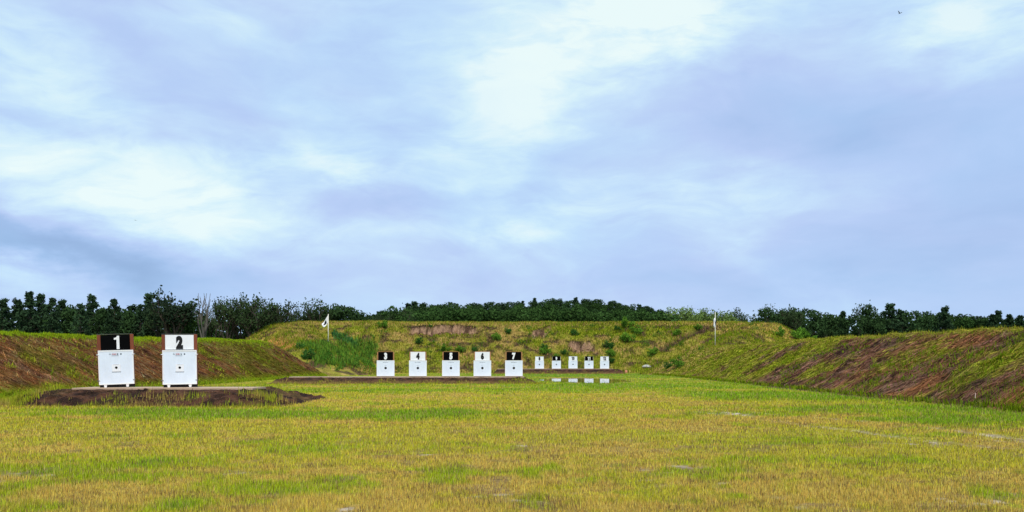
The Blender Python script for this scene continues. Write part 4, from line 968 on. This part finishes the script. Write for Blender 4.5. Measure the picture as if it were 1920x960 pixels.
# ------------------------------------------------------------------ small things
def lump(name, px, py, wd, hg, mat, label, cat, y0=30, seed=1):
    x, y, z = hit(px, py, y0); w_ = wd / F * y; h_ = hg / F * y; r = np.random.default_rng(seed); m = MB(); n = 9; rings = 5; V = []
    for i in range(rings):
        e = i / (rings - 1) * PI / 2
        for k in range(n):
            a = 2 * PI * k / n; q = 1 + .3 * (r.random() - .5); V.append((w_ / 2 * math.cos(a) * math.cos(e * .96) * q, w_ * .3 * math.sin(a) * math.cos(e * .96) * q, h_ * math.sin(e) * (1 + .2 * (r.random() - .5)) - .05))
    Fc = [(i * n + k, i * n + (k + 1) % n, (i + 1) * n + (k + 1) % n, (i + 1) * n + k) for i in range(rings - 1) for k in range(n)] + [tuple(range((rings - 1) * n, rings * n))]
    o = m.add(V, Fc).build(name, mat); o.location = (x, y, z); tag(o, label, cat); return o
lump('clay_lump', 1174, 698, 6, 4.5, M['brick'], 'small orange red lump at the right end of the farthest mound', 'debris', 100, 4)
lump('concrete_slab', 1212, 688, 17, 4.5, M['stone'], 'pale grey broken slab lying on the grass right of the farthest mound', 'rubble', 100, 5)
lump('stone', 1010, 0 + 716, 3, 1.5, M['stone'], 'small pale stone beside the right end of the middle mound', 'stone', 60, 6)
x, y, z = hit(1828, 752, 25)
o = MB().box(-.018, .018, -.012, .012, -.1, .36, .004).build('stake', M['stake']); o.location = (x, y, z); o.rotation_euler = (0, .08, 0); tag(o, 'thin pinkish stake stuck in the toe of the right bank', 'stake')

# ------------------------------------------------------------------ birds
def bird(px, py, Y, span, label, v, bank):
    x = (px - 960) / F * Y; z = CAMZ + (HOR - py) / F * Y; t = empty('bird', (x, Y, z), (0, bank, .5)); tag(t, label, 'bird'); s = span / 2
    m = MB(); n = 8; prof_ = [(-.30, .01), (-.2, .05), (0, .075), (.15, .055), (.22, .04), (.30, .01)]
    V = [(.0 + r * math.cos(2 * PI * k / n) * s * 1.6, yy * s * 1.9, r * math.sin(2 * PI * k / n) * s * 1.6) for yy, r in prof_ for k in range(n)]
    m.add(V, [(i * n + k, i * n + (k + 1) % n, (i + 1) * n + (k + 1) % n, (i + 1) * n + k) for i in range(5) for k in range(n)] + [tuple(reversed(range(n))), tuple(range(5 * n, 6 * n))]).build('body', M['bird'], t, True)
    for sx in (-1, 1):
        L = [(sx * .05 * s, .16 * s, 0), (sx * .5 * s, .22 * s, v * .55 * s), (sx * s, -.02 * s, v * s), (sx * .5 * s, -.16 * s, v * .5 * s), (sx * .05 * s, -.16 * s, 0)]
        V = L + [(a, b, c - .035 * s) for a, b, c in L]; MB().add(V, [(0, 1, 2, 3, 4), (9, 8, 7, 6, 5)] + [(i, 5 + i, 5 + (i + 1) % 5, (i + 1) % 5) for i in range(5)]).build('wing', M['bird'], t)
    MB().add([(-.06 * s, -.5 * s, 0), (.06 * s, -.5 * s, 0), (.12 * s, -.85 * s, .01), (-.12 * s, -.85 * s, .01), (-.06 * s, -.5 * s, -.02 * s), (.06 * s, -.5 * s, -.02 * s), (.12 * s, -.85 * s, -.01), (-.12 * s, -.85 * s, -.01)],
             [(0, 1, 2, 3), (7, 6, 5, 4), (0, 4, 5, 1), (1, 5, 6, 2), (2, 6, 7, 3), (3, 7, 4, 0)]).build('tail', M['bird'], t)
bird(1687, 25, 60, .42, 'small dark bird with raised wings high in the sky at upper right', .75, .1)
bird(254, 413, 70, .30, 'tiny dark bird gliding level over the left tree line', .06, .0)
